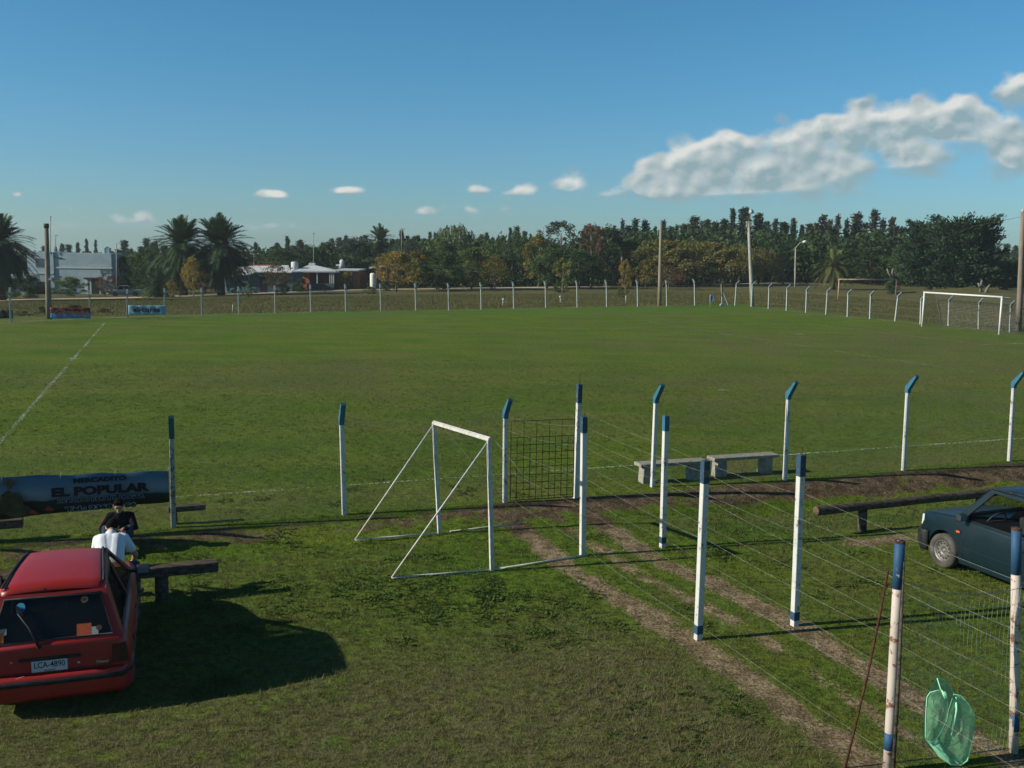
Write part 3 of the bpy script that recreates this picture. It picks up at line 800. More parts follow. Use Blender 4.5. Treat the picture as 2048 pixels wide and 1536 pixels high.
# --- rusty rod leaning beside it
r0, r1 = at(1690, 1536), along(1776, 1142, 9.62)
mb = MB(); mid = r0.lerp(r1, .5) + Vector((.02, 0, -.015))
mb.tube([r0 + (r0 - r1) * .02, r0.lerp(r1, .25) + Vector((.012, 0, -.008)), mid, r0.lerp(r1, .75) + Vector((.014, 0, -.01)), r1], .013, 7)
tag(mb.build('iron_rod', rust_m), 'thin rusty iron rod leaning against the wire left of the stake-tied pipe', 'rod')

# --- green pop-up net hanging on the mesh panel
net_m = bpy.data.materials.new('green_gauze'); net_m.use_nodes = True
w = NT(net_m.node_tree); b = w.nt.nodes['Principled BSDF']; out = w.nt.nodes['Material Output']
b.inputs['Base Color'].default_value = (.30, .68, .38, 1); b.inputs['Roughness'].default_value = .7
t = w.node('ShaderNodeBsdfTransparent'); mx = w.node('ShaderNodeMixShader'); tl = w.node('ShaderNodeBsdfTranslucent'); tl.inputs[0].default_value = (.30, .68, .38, 1)
m2 = w.node('ShaderNodeMixShader'); m2.inputs[0].default_value = .4; w.link(b.outputs[0], m2.inputs[1]); w.link(tl.outputs[0], m2.inputs[2])
tcx = w.node('ShaderNodeTexCoord'); nz = w.noise(tcx.outputs['Object'], 9, 6, .65, 1.2); bn_ = w.node('ShaderNodeBump'); bn_.inputs['Strength'].default_value = 1.0; bn_.inputs['Distance'].default_value = .05; w.link(nz, bn_.inputs['Height']); w.link(bn_.outputs[0], b.inputs['Normal'])
w.put(mx.inputs[0], w.ramp(nz, .25, .8)); 
mr = w.node('ShaderNodeMapRange'); w.link(nz, mr.inputs[0]); mr.inputs[1].default_value = .3; mr.inputs[2].default_value = .7; mr.inputs[3].default_value = .40; mr.inputs[4].default_value = .74
w.link(mr.outputs[0], mx.inputs[0]); w.link(t.outputs[0], mx.inputs[1]); w.link(m2.outputs[0], mx.inputs[2]); w.link(mx.outputs[0], out.inputs[0])
hem_m = pmat('green_hem', (.36, .80, .50), (.26, .66, .38), scale=12, rough=.6)
YN = 9.45
def npx_(x, y, d=0.0): return along(1840 + x * 120 / 940, 1340 + y * 196 / 1536, YN + d)
hn = thing('pop_up_net', 'mint green folded pop-up gauze basket hanging on the wire mesh', 'net basket', tuple(npx_(470, 1490)))
off = -Vector(hn.location)
def sheet(poly, d0, bulge, n=9):
    """closed outline filled towards its centre, bulging out"""
    P = [npx_(x, y, d0) for x, y in poly]; c = sum(P, Vector()) / len(P); rows = []
    for i in range(n):
        f = i / (n - 1); rows.append([p.lerp(c, f) + Vector((0, -bulge * math.sin(f * math.pi / 2) + .008 * math.sin(7 * f + j), 0)) for j, p in enumerate(P + P[:1])])
    mb = MB(); mb.grid(rows); return mb
back = [(270, 120), (190, 230), (150, 350), (100, 430), (85, 700), (75, 1000), (80, 1120), (200, 1260), (330, 1390), (500, 1480), (650, 1490), (750, 1430), (800, 1230), (840, 950), (850, 690), (770, 540), (640, 400), (525, 370), (430, 200), (350, 140)]
front = [(160, 350), (110, 420), (90, 700), (85, 1050), (130, 1150), (230, 1120), (300, 1020), (400, 830), (430, 640), (435, 500), (390, 400), (300, 310)]
mid_ = [(530, 380), (450, 620), (420, 800), (300, 1040), (310, 1110), (400, 1270), (560, 1420), (660, 1480), (740, 1420), (800, 1220), (850, 900), (845, 690), (760, 530), (640, 400)]
sheet(back, .06, -.05).build('gauze', net_m, hn, off); sheet(front, -.05, .05).build('gauze', net_m, hn, off); sheet(mid_, -.01, .04).build('gauze', net_m, hn, off)
low = [(90, 1100), (150, 1165), (300, 1370), (480, 1490), (640, 1495), (560, 1440), (400, 1290), (300, 1110), (260, 1075), (220, 1130)]
hemsheet = sheet(low, -.03, .015, 4); hemsheet.build('hem_panel', hem_m, hn, off)
mb = MB()
for pl_, d in ((back, .06), (front, -.05), (mid_, -.01)): mb.tube([npx_(x, y, d) for x, y in pl_], .0048, 6, closed=True)
mb.tube([npx_(560, 420, -.03), npx_(575, 620, -.05), npx_(530, 850, -.055), npx_(490, 1030, -.05)], [.012, .011, .013, .004], 6)
mb.tube([npx_(270, 130, 0), npx_(320, 290, -.02), npx_(360, 340, -.04), npx_(420, 480, -.05)], .006, 6)
for k in range(5): mb.tube([npx_(330 + random.uniform(-10, 60), 310 + random.uniform(0, 60), -.05), npx_(370 + random.uniform(-20, 60), 420, -.07), npx_(400 + random.uniform(-20, 30), 480, -.05)], .008, 5)
mb.build('rim', hem_m, hn, off)

# ------------------------------------------------------------------ small A-frame goal
steel_w = pmat('goal_paint', (.58, .57, .53), (.46, .43, .38), scale=12, rough=.5)
GA, GB = at(880, 1068), at(985, 1142)
TA, TB = along(869, 846, GA.y), along(979, 879, GB.y)
sg = thing('small_goal', 'small white steel training goal with braced sides on the near grass', 'goal', tuple(GA))
off = -Vector(sg.location)
for b_, t_ in ((GA, TA), (GB, TB)):
    s = MB(); ax = (b_ - t_).normalized(); sd_ = (GB - GA).normalized()
    s.beam(b_, t_, .05, .05, up=sd_); q = sd_ * .0
    nrm = Vector((sd_.y, -sd_.x, 0))
    s.beam(b_ + nrm * .034, t_ + nrm * .034, .018, .055, up=sd_)
    s.build('upright', steel_w, sg, off, bevel=.004, segs=1)
s = MB(); e = (TB - TA).normalized() * .03
s.beam(TA - e, TB + e, .07, .05); s.beam(TA - e + Vector((0, 0, .034)), TB + e + Vector((0, 0, .034)), .03, .016); s.build('crossbar', steel_w, sg, off, bevel=.004, segs=1)
for p, q in (((710, 1082), TA), ((783, 1158), TB)):
    p = at(*p) + Vector((0, 0, .02)); s = MB(); s.tube([p, q], .014, 8); s.build('brace', steel_w, sg, off)
for p, b_, r_ in (((710, 1082), GA, (1043, 1048)), ((783, 1158), GB, (1175, 1112))):
    p, r2 = at(*p) + Vector((0, 0, .02)), at(*r_) + Vector((0, 0, .02)); c = b_ + Vector((0, 0, .022))
    s = MB(); s.tube([p, c], .017, 8); s.tube([c + (r2 - c) * (.12 if b_ is GA else .02), r2], .017, 8); s.build('ground_bar', steel_w, sg, off)
for p, q in (((1043, 1048), TA + (TB - TA) * .15), ((1175, 1112), TB + (TB - TA) * .1)):
    s = MB(); s.tube([at(*p) + Vector((0, 0, .03)), q], .003, 4); s.build('guy_wire', wire_m, sg, off)

# ------------------------------------------------------------------ full-size goals
def big_goal(name, label, b0, b1, H, m, r, net=True, back=None, group=None):
    root = thing(name, label, 'goal', tuple(b0)); off = -Vector(root.location)
    up = Vector((0, 0, H))
    for b_ in (b0, b1):
        s = MB(); s.tube([b_ - Vector((0, 0, .1)), b_ + up], r, 12); s.build('goalpost', m, root, off)
    d = (b1 - b0).normalized()
    s = MB(); s.tube([b0 + up - d * r, b1 + up + d * r], r, 12); s.build('crossbar', m, root, off)
    if net:
        o = UDIR; dz = back
        s = MB()
        for b_ in (b0, b1): s.tube([b_ + up, b_ + up * .97 + o * 1.0, b_ + o * dz + Vector((0, 0, .05))], .018, 6)
        s.tube([b0 + up * .97 + o * 1.0, b1 + up * .97 + o * 1.0], .010, 5)
        s.build('net_frame', m, root, off)
        s = MB(); W = (b1 - b0).length; n = int(W / .14)
        for i in range(n + 1):
            q = b0.lerp(b1, i / n); s.tube([q + up, q + up * .95 + o * 1.0, q + o * (dz - .1) + up * .4, q + o * dz + Vector((0, 0, .03))], .0085, 3, caps=False)
        for k in range(24):
            f = k / 23
            z = H * .95 * (1 - f); x = 1.0 + (dz - 1.0) * f
            s.tube([b0 + o * x + Vector((0, 0, z)), b1 + o * x + Vector((0, 0, z))], .0085, 3, caps=False)
            for b_ in (b0, b1): s.tube([b_ + Vector((0, 0, H * (1 - f))), b_ + o * x + Vector((0, 0, z))], .0085, 3, caps=False)
        s.build('net', wire_dull, root, off)
    return root
big_goal('football_goal', 'full-size white goal with net at the right end of the pitch', at(1844, 653.5), at(1998, 669.5), 2.44, pmat('goal_white', (.62, .62, .60), rough=.5), .06, True, 1.7)
g2a, g2b = at(1676, 600), at(1790, 600)
big_goal('football_goal', 'rusty netless goal standing in the rough field beyond the end fence', g2a, g2b, 2.25, flakemat('old_goal_paint', (.46, .30, .24), (.30, .17, .11), .5, 5), .075, False)

# ------------------------------------------------------------------ far fence and end fence
def far_posts(root, L, out, w=.105):
    tips = []
    for b_, k in L:
        p = at(*b_); kk = along(k[0], k[1], p.y)
        if (kk.z - p.z) < 1.5: kk = p + Vector((0, 0, 1.85))
        tips.append((p, bent_post(root, p, kk, out, w, (.31, .34), (far_white, far_blue))))
    strands(root, 'wire', [(a[0] + Vector((0, 0, h)), b[0] + Vector((0, 0, h))) for a, b in zip(tips[:-1], tips[1:]) for h in (.5, 1.1, 1.75)], .006, wire_dull, .004, 3)
    return tips
FP = [(-45, 649), (22, 645), (180, 637), (255, 635), (330, 633), (404, 632), (478, 629), (551, 627), (622, 624.5), (692, 623.5), (762, 622.5), (832, 621.3), (898, 620.8), (963, 619.5), (1028, 617.8), (1092, 616.3), (1155, 615), (1214, 614.2), (1276, 613.5), (1334, 612.5), (1390, 611.2)]
ff = fence('far_fence', 'long far touchline fence of thin white posts with tops bent left', at(*FP[0]))
far_posts(ff, [(p, (p[0] - 1.0, p[1] - 46)) for p in FP], VDIR)
EP = [(1470, 611.5), (1503, 613.5), (1537, 617.5), (1573, 621.5), (1612, 625.5), (1652, 629.5), (1695, 634), (1740, 638), (1790, 642.5), (1841, 649), (1897, 652), (1957, 658.5), (2020, 664.5), (2082, 671)]
ef = fence('end_fence', 'end-line fence of white posts with tops bent right, behind the white goal', at(*EP[0]))
lean = {1652: 3, 1790: 6, 1503: 2, 1470: 3}
far_posts(ef, [(p, (p[0] + lean.get(p[0], 1.5), p[1] - 43 - max(0, (p[0] - 1500) * .02))) for p in EP], UDIR)
# pale broken soil under the two fences
soil_m = chalk_material(.50); soil_m.name = 'pale_soil'; soil_m.node_tree.nodes['Principled BSDF'].inputs['Base Color'].default_value = (.30, .235, .15, 1)
for nm_, L_ in (('far_fence_soil', FP), ('end_fence_soil', EP)):
    q_ = [at(*p) for p in L_]
    tag(strip(nm_, [(p.x, p.y) for p in q_], .7, soil_m, .012, .6, .04), kind='structure')
# braced corner post
cp = at(1445, 611); cpt = along(1443, 567, cp.y); cf = at(1457, 610.5)
br = thing('corner_post', 'corner fence post with a slanting pale brace near the blue corner flag', 'post', tuple(cp)); off = -Vector(br.location)
s = MB(); s.beam(cp - Vector((0, 0, .1)), cpt, .12, up=UDIR); s.build('shaft', pmat('corner_post', (.30, .30, .27), (.16, .13, .10), scale=2), br, off)
s = MB(); s.beam(cf, along(1444.5, 578, cp.y), .11, up=UDIR); s.build('brace', far_white, br, off)
s = MB(); s.box(cp + Vector((0, 0, .08)), (.5, .4, .18), taper=.8); s.build('concrete_foot', far_white, br, off)
# corner flag
c0 = at(1420, 614); cfz = thing('corner_flag', 'small blue corner flag on a thin pale stick', 'flag', tuple(c0)); off = -Vector(cfz.location)
s = MB(); s.tube([c0, along(1420.5, 589, c0.y)], .03, 6); s.build('stick', far_white, cfz, off)
s = MB(); q = [along(x, y, c0.y + d) for x, y, d in ((1421.5, 592, 0), (1425, 592.5, .08), (1427, 592, -.05), (1426.5, 602, -.03), (1424, 603, .08), (1421.5, 603, 0))]; s.prism(q, (0, .01, 0))
s.build('pennant', pmat('flag_blue', (.02, .13, .36), rough=.8), cfz, off)
# junk stakes in the pasture
for (x, y, yt, dx), lb in zip(((466, 624, 609, 0), (1252, 607, 591, 0), (868, 610, 594, -7), (1121, 607, 593.5, 0), (650, 585, 569, 0), (1005, 611, 599, 2)), ('short pale stake standing behind the far fence under the blue car', 'white stake in a dark tuft below the small golden sapling', 'dark stick leaning left in the pasture below the golden birch', 'pale stake with a white knob in the pasture left of centre fence', 'tilted brown stake beside the road before the brick house', 'pale twig with a curled top in the pasture below the two walkers')):
    p = at(x, y); s = MB(); s.tube([p, along(x + dx, yt, p.y)], .05, 6)
    if yt in (593.5, 599): s.ball(tuple(along(x + dx, yt, p.y)), .13, 5)
    tag(s.build('stake', far_white if dx >= 0 and y != 585 else log_m), lb, 'stake')

# ------------------------------------------------------------------ poles and lamps
pole_wood = pmat('pole_wood', (.15, .135, .105), (.24, .21, .165), scale=3, rough=.9, spec=.1, bump=.4, stretch=(6, 6, .5))
pole_pale = pmat('pole_concrete', (.30, .285, .24), (.37, .35, .30), scale=2, rough=.9, spec=.1)
def pole(name, label, b_, t_, r0, r1, m, cat='pole'):
    p = at(*b_); q = along(t_[0], t_[1], p.y)
    root = thing(name, label, cat, tuple(p)); s = MB(); s.tube([p - Vector((0, 0, .2)), p.lerp(q, .33), p.lerp(q, .66), q], [r0, r0 * .67 + r1 * .33, r0 * .33 + r1 * .67, r1], 10)
    s.build('shaft', m, root, -Vector(root.location)); return root, p, q
r_, p, q = pole('wooden_pole', 'tall weathered wooden pole before the white two-storey house', (98, 638), (92.5, 447), .20, .13, pole_wood)
s = MB(); s.tube([q - Vector((0, 0, .3)), q], .17, 10); s.build('cap_band', log_m, r_, -Vector(r_.location))
s = MB(); s.beam(along(98, 560, p.y - .25), along(104, 555, p.y - .25), .16, .10); s.build('reflector', far_white, r_, -Vector(r_.location))
pole('wooden_pole', 'plain tan wooden pole standing at the far fence near the olive willows', (1319, 612), (1322, 446), .20, .12, pmat('pole_tan', (.20, .17, .12), (.27, .23, .165), scale=3, rough=.9, stretch=(6, 6, .5)))
r_, p, q = pole('floodlight_pole', 'grey pole at the far corner with a single floodlight on top', (1505, 613), (1497, 447), .21, .13, pole_pale, 'floodlight'); off = -Vector(r_.location)
s = MB(); s.tube([q - Vector((.1, 0, .8)), along(1500, 430, p.y)], .07, 8); s.build('mast', log_m, r_, off)
s = MB(); h0, h1 = along(1499, 426.5, p.y), along(1504.5, 422, p.y - .2); s.tube([h0, h0.lerp(h1, .35), h1], [.10, .17, .26], 12); s.build('lamp_head', pmat('lamp_grey', (.55, .58, .56), (.35, .36, .35), scale=3, rough=.5), r_, off)
s = MB()
for z in (445, 451): s.box(along(1498, z, p.y), (.5, .22, .22))
s.build('bracket', pole_pale, r_, off)
r_, p, q = pole('street_lamp', 'curved-arm street lamp beside the side road, right of the floodlight pole', (1590, 575), (1591, 497), .13, .09, pole_pale, 'street lamp'); off = -Vector(r_.location)
s = MB(); s.tube([q, along(1595, 491, p.y), along(1600, 485.5, p.y), along(1606, 483.8, p.y)], .07, 8); s.build('arm', pole_pale, r_, off)
s = MB(); s.tube([along(1605, 484.3, p.y), along(1609, 483.4, p.y), along(1614, 483.6, p.y)], [.09, .22, .14], 10); s.build('lamp_head', pmat('lamp_white', (.72, .72, .66), rough=.4), r_, off)
r_, p, q = pole('wooden_pole', 'stout brown pole at the right edge behind the white goal', (2037, 662), (2046, 424), .21, .14, pmat('pole_red', (.17, .135, .105), (.23, .185, .145), scale=3, rough=.9, stretch=(6, 6, .5))); off = -Vector(r_.location)
s = MB(); s.tube([q - Vector((0, 0, .02)), q + Vector((0, 0, .22))], [.15, .08], 8); s.build('insulator', far_white, r_, off)
s = MB(); s.tube([q - Vector((0, 0, .3)), along(1950, 452, 92), along(1870, 484, 115), along(1700, 500, 150)], .012, 4); s.build('cable', log_m, r_, off)
# masts and aerials behind the houses
def mast(label, px, yb, yt, Y, arms):
    a, b = along(px, yb, Y), along(px, yt, Y); root = thing('antenna_mast', label, 'antenna', tuple(a)); off = -Vector(root.location)
    s = MB(); s.tube([a, b], .05, 5); s.build('shaft', pole_pale, root, off)
    s = MB()
    for dy, wpx in arms:
        y = yt + dy; s.tube([along(px - wpx, y, Y), along(px + wpx, y, Y)], .035, 4)
    s.build('aerial', pole_pale, root, off)
mast('tall thin aerial mast on the white two-storey house', 101, 508, 432, 131, [(2, 3), (6, 1.5)])
mast('shorter aerial with white tip right of the tall mast on the white house', 111, 506, 470, 131, [(1, 5)])
mast('leaning thin mast right of the white two-storey house', 233, 575, 486, 118, [(2, 1)])
mast('aerial with long crossbars over the white-roofed house', 508, 545, 507, 146, [(1, 9)])
mast('tall aerial rising behind the hip-roofed brick house', 627, 533, 465, 153, [(2, 4), (6, 2)])
mast('aerial with a wide crossbar above the conifer right of the slim palm', 803, 500, 456, 150, [(2, 8), (5, 5)])
# ------------------------------------------------------------------ concrete benches inside the fence
conc = pmat('rough_concrete', (.21, .20, .165), (.33, .31, .26), scale=9, rough=.95, spec=.1, bump=.7, bscale=40)
def bench(label, xa, xb, legs):
    A, B = atz(*xa, .44), atz(*xb, .44); A.z = B.z = 0
    root = thing('concrete_bench', label, 'bench', tuple(A)); off = -Vector(root.location)
    d = (B - A).normalized(); nn = Vector((-d.y, d.x, 0))
    s = MB(); s.beam(A + Vector((0, 0, .415)), B + Vector((0, 0, .415)), .36, .075, up=(0, 0, 1)); s.build('seat_slab', conc, root, off, bevel=.012)
    for f in legs:
        c = A.lerp(B, f); pr_ = [c - d * .135 - nn * .13 + Vector((0, 0, -.05)), c + d * .135 - nn * .13 + Vector((0, 0, -.05)), c + d * .115 - nn * .13 + Vector((0, 0, .376)), c - d * .115 - nn * .13 + Vector((0, 0, .376))]
        s = MB(); s.prism(pr_, nn * .26); s.build('leg', conc, root, off, bevel=.01, fixn=True)
bench('rough concrete bench behind the fence, left one of the pair', (1275, 927), (1409, 919), (.13, .83))
bench('rough concrete bench behind the fence, right one of the pair', (1421, 915), (1550, 907), (.14, .85))

# ------------------------------------------------------------------ log rails
def rail(label, A, B, r, posts, square=False):
    root = thing('log_rail', label, 'log rail', (A.x, A.y, Tz(A.x, A.y))); off = -Vector(root.location)
    d = (B - A).normalized(); L = (B - A).length; k = max(4, int(L / .5)); s = MB()
    pts = [A.lerp(B, i / k) + Vector((random.uniform(-.006, .006), 0, random.uniform(-.012, .012))) for i in range(k + 1)]
    if square:
        for a, b in zip(pts[:-1], pts[1:]): pass
        s.beam(A, B, r * 2.1, r * 1.5)
        nn = Vector((-d.y, d.x, 0)); s.beam(A + Vector((0, 0, r * .62)) - nn * r * .35, B + Vector((0, 0, r * .62)) - nn * r * .4, r * .9, r * .3)
        s.build('beam', log_m, root, off, bevel=.02, segs=2)
    else:
        s.tube(pts, [r * random.uniform(.94, 1.05) for _ in pts], 12, caps=False); s.build('beam', log_m, root, off)
        for e, dd_ in ((A, -d), (B, d)):
            s = MB(); s.tube([e, e + dd_ * .004], r * .99, 12); s.build('sawn_end', log_end, root, off)
    for f in posts:
        c = A.lerp(B, f); s = MB(); s.tube([Vector((c.x, c.y, Tz(c.x, c.y) - .1)), Vector((c.x, c.y, c.z - r * .8))], [r * 1.05, r * .98], 10); s.build('post', log_m, root, off)
A = atz(1632, 1022, .45); B = atz(1990, 984, .45)
B = A + (B - A) * 1.9
rail('long round log rail on stub posts before the teal car', A, B, .088, (.13, .48, .86))
A = atz(436, 1130, .44); B = A - UDIR * 3.6
seat_A = A.copy()
rail('split log rail on a thick stub, holding the person in the white shirt', A, B, .098, (.22, .80), True)
A = onv(411, 1013, 19.0); B = A - UDIR * .66
rail('short dark timber bench showing behind the post at the end of the shop sign', A, B, .07, (.86,), True)
A = at(48, 1078) + Vector((0, 0, .30)); B = A - UDIR * 2.5
rail('low dark log rail beside the red car at the left edge', A, B, .10, (.2, .8), True)

# ------------------------------------------------------------------ printed banners
VB = 18.60
def vinyl(name, stops, seed=1.0, zs=1.0):
    """printed sheet: colours in bands from bottom to top (z of the object), clouds in the print"""
    m = bpy.data.materials.new(name); m.use_nodes = True
    w = NT(m.node_tree); b = w.nt.nodes['Principled BSDF']; tc = w.node('ShaderNodeTexCoord'); sx = w.node('ShaderNodeSeparateXYZ'); w.link(tc.outputs['Object'], sx.inputs[0])
    n = w.noise(tc.outputs['Object'], 2.6, 5); z = w.m('ADD', w.m('MULTIPLY', sx.outputs[2], zs), w.m('MULTIPLY', w.m('SUBTRACT', n, .5), seed))
    rp_ = w.node('ShaderNodeValToRGB'); w.link(z, rp_.inputs[0]); e = rp_.color_ramp.elements
    e[0].position = stops[0][0]; e[0].color = (*stops[0][1], 1); e[1].position = stops[-1][0]; e[1].color = (*stops[-1][1], 1)
    for p_, c_ in stops[1:-1]: q_ = e.new(p_); q_.color = (*c_, 1)
    w.link(rp_.outputs[0], b.inputs['Base Color']); b.inputs['Roughness'].default_value = .5; b.inputs['Specular IOR Level'].default_value = .25
    return m
ink = pmat('print_dark', (.004, .005, .010), rough=.5); ink2 = pmat('print_navy', (.005, .007, .016), rough=.5); pale_ink = pmat('print_pale', (.42, .52, .62), rough=.5)
red_ink = pmat('print_red', (.22, .035, .02), rough=.5); figure_ink = pmat('print_figure', (.03, .028, .012), (.075, .06, .02), scale=8, rough=.5); hat_ink = pmat('print_hat', (.055, .05, .015), (.09, .07, .03), scale=9, rough=.5)
def board(name, label, a, b, H, mat_, cat='banner', z0=0.0, wave=.03, zl=0.0, Hl=None):
    """a sheet from ground point a to b (left to right seen from the stand); returns root whose x runs along it and z up"""
    d = (b - a); L = d.to_2d().length; rz = math.atan2(d.y, d.x)
    root = thing(name, label, cat, (a.x, a.y, a.z + z0), rz)
    n = 28; rows = []
    for k in range(9):
        f8 = k / 8
        rows.append([(L * i / n, wave * math.sin(i * .9 + k * .4) * (0.3 + .7 * (k % 8 > 0)), zl * (1 - i / n) + f8 * ((Hl or H) * (1 - i / n) + H * i / n) + .012 * math.sin(i * .8) * (k == 8) + .01 * math.sin(i * .6 + 1) * (k == 0)) for i in range(n + 1)])
    s = MB(); s.grid(rows); o = s.build('sheet', mat_, root)
    so = o.modifiers.new('solid', 'SOLIDIFY'); so.thickness = .004
    return root, L
def letter(root, txt, x, z, size, bold, m, y=-.05, squeeze=1.0, outline=None, slant=0.0):
    if outline:
        me = text_mesh(txt, size, bold + outline[1], 'CENTER', outline[0], squeeze, slant); link('lettering_outline', me, root, (x, y + .004, z), (math.pi / 2, 0, 0))
    me = text_mesh(txt, size, bold, 'CENTER', m, squeeze, slant); link('lettering', me, root, (x, y, z), (math.pi / 2, 0, 0))
bl, brr = onv(-70, 1046, VB), onv(339, 1003, VB); tl, tr = onv(-70, 956, VB), onv(339, 942, VB)
z0 = brr.z; H = tr.z - brr.z
sky_print = vinyl('banner_print', [(.0, (.012, .012, .010)), (.30, (.012, .014, .010)), (.36, (.13, .16, .19)), (.55, (.17, .22, .26)), (.8, (.075, .15, .23)), (1.0, (.05, .12, .20))], .16, 1 / H)
root, L = board('shop_banner', 'long blue and black shop banner reading MERCADITO EL POPULAR on the near fence', Vector((bl.x, bl.y, z0)), Vector((brr.x, brr.y, z0)), H, sky_print, zl=bl.z - brr.z, Hl=tl.z - bl.z)
def bx(px, py):
    p = onv(px, py, VB); q = Matrix.Rotation(-root.rotation_euler.z, 3, 'Z') @ (p - Vector(root.location)); return q.x, q.z
def wide(pa, pb): return bx(pb, 980)[0] - bx(pa, 980)[0]
slabm = .012
for txt, pa, pb, py, size, m, ol in (('MERCADITO', 147, 253, 958, .105, ink, None), ('EL POPULAR', 103, 298, 979, .20, ink, None), ('DE TODO PARA EL HOGAR', 116, 289, 996, .088, ink2, (pale_ink, .0035)), ('Tel.: 2368    66', 132, 274, 1013, .105, ink2, (pale_ink, .004))):
    x, z = bx((pa + pb) / 2, py - .0); me = text_mesh(txt, size, size * .05, 'CENTER', m)
    ww = max(v.co.x for v in me.vertices) - min(v.co.x for v in me.vertices)
    letter(root, txt, x, z, size, size * .06, m, squeeze=wide(pa, pb) / ww, outline=ol)
# the printed horseman: hat, head, shoulders, saddle
s = MB(); X = lambda px, py: (bx(px, py)[0], -.055, bx(px, py)[1])
s.poly([X(*p) for p in ((0, 1024), (2, 990), (10, 983), (18, 978), (26, 983), (38, 984), (46, 995), (48, 1008), (60, 1012), (62, 1030), (30, 1034))][::-1]); s.build('printed_figure', figure_ink, root)
s = MB(); s.poly([(x, -.058, z) for x, y, z in [X(*p) for p in ((6, 966), (13, 963), (14, 957), (24, 956), (26, 963), (33, 967), (26, 969), (24, 976), (16, 977), (14, 970))][::-1]]); s.build('printed_hat', hat_ink, root)
for p in ((98, 1015), (66, 1022)):
    s = MB(); s.poly([X(p[0] - 9, p[1] + 4), X(p[0] - 3, p[1] - 5), X(p[0] + 4, p[1] - 3), X(p[0] + 12, p[1] + 3), X(p[0] + 4, p[1] + 6)][::-1]); s.build('printed_patch', red_ink, root)
for px in (2, 120, 230, 336):
    x = bx(px, 950)[0]; mbt = MB(); mbt.tube([(x, -.03, H - .02), (x + .02, .0, H + .10)], .006, 5); mbt.build('tie', wire_m, root)
# far banners
def far_board(name, label, xa, xb, yb, yt, m, dv=.25):
    a, b = at(xa, yb + 6), at(xb, yb + 6)
    y0 = a.y - dv, b.y - dv
    p, q = along(xa, yb, a.y - dv), along(xb, yb, b.y - dv); H = along(xa, yt, a.y - dv).z - p.z
    return board(name, label, p, Vector((q.x, q.y, p.z)), H, m, wave=.02), H
rbp = vinyl('red_blue_print', [(.0, (.02, .19, .42)), (.40, (.03, .22, .45)), (.44, (.13, .010, .010)), (1.0, (.10, .008, .010))], .02, 1.35)
(rb, L), H = far_board('sign_banner', 'red over blue banner with white script on the far fence by the wooden pole', 101, 181, 636.5, 615.5, rbp)
letter(rb, 'Girense', L * .52, H * .52, H * .80, .004, red_ink, y=-.06, squeeze=1.25, outline=(far_white, .012), slant=.25)
(ab, L), H = far_board('sign_banner', 'light blue banner with bold black lettering on the far fence', 257, 331, 629.5, 611, pmat('pale_blue_print', (.17, .32, .42), (.20, .36, .46), scale=2))
letter(ab, 'alicursa', L * .5, H * .56, H * .74, .010, ink, y=-.06, squeeze=1.25)
far_board('sign_banner', 'black banner on the far fence at the left edge', -28, 26, 637, 620, pmat('black_print', (.012, .014, .016), (.03, .035, .035), scale=5))
# ------------------------------------------------------------------ cars
def carpaint(name, col, rough=.28, dust=(.12, .10, .07), dusty=.35):
    m = bpy.data.materials.new(name); m.use_nodes = True
    w = NT(m.node_tree); b = w.nt.nodes['Principled BSDF']; tc = w.node('ShaderNodeTexCoord')
    n = w.noise(tc.outputs['Object'], 2.2, 6, .6)
    w.put(b.inputs['Base Color'], w.mix(w.m('MULTIPLY', w.ramp(n, .35, .75), dusty), col, dust))
    w.put(b.inputs['Roughness'], w.m('ADD', rough, w.m('MULTIPLY', n, .2))); b.inputs['Specular IOR Level'].default_value = .4
    b.inputs['Coat Weight'].default_value = .10; b.inputs['Coat Roughness'].default_value = .12
    return m
rubber = pmat('tyre_rubber', (.05, .048, .042), (.105, .098, .085), scale=5, rough=.9, spec=.1, bump=.3)
black_pl = pmat('black_plastic', (.012, .012, .013), (.03, .03, .03), scale=7, rough=.55, spec=.25)
interior_m = pmat('car_interior', (.003, .003, .003), (.007, .007, .007), scale=6, rough=.85, spec=.1)
seat_m = pmat('seat_cloth', (.010, .011, .013), (.018, .019, .021), scale=12, rough=.9)
rim_m = pmat('wheel_rim', (.13, .125, .11), (.20, .19, .17), scale=9, rough=.5, spec=.4, metal=.4)
lamp_red = pmat('tail_lamp_red', (.035, .006, .005), (.055, .010, .008), scale=9, rough=.2, spec=.5)
lamp_clear = pmat('headlamp', (.55, .56, .52), rough=.12, spec=.6)
orange_m = pmat('indicator_orange', (.75, .10, .02), rough=.3)
glass_dark = glassmat('car_glass_dark', (.008, .010, .011), .22)
glass_clear = glassmat('car_glass', (.02, .022, .022), .80)
mirror_m = pmat('mirror_glass', (.16, .22, .26), rough=.15, spec=.6)
chrome = pmat('worn_chrome', (.45, .45, .44), rough=.25, metal=.8)
plate_m = pmat('number_plate', (.50, .54, .55), (.44, .48, .50), scale=8, rough=.5)

def smooth_by_angle(me, a=32):
    me.polygons.foreach_set('use_smooth', np.ones(len(me.polygons), bool)); me.set_sharp_from_angle(angle=R(a)); me.update()

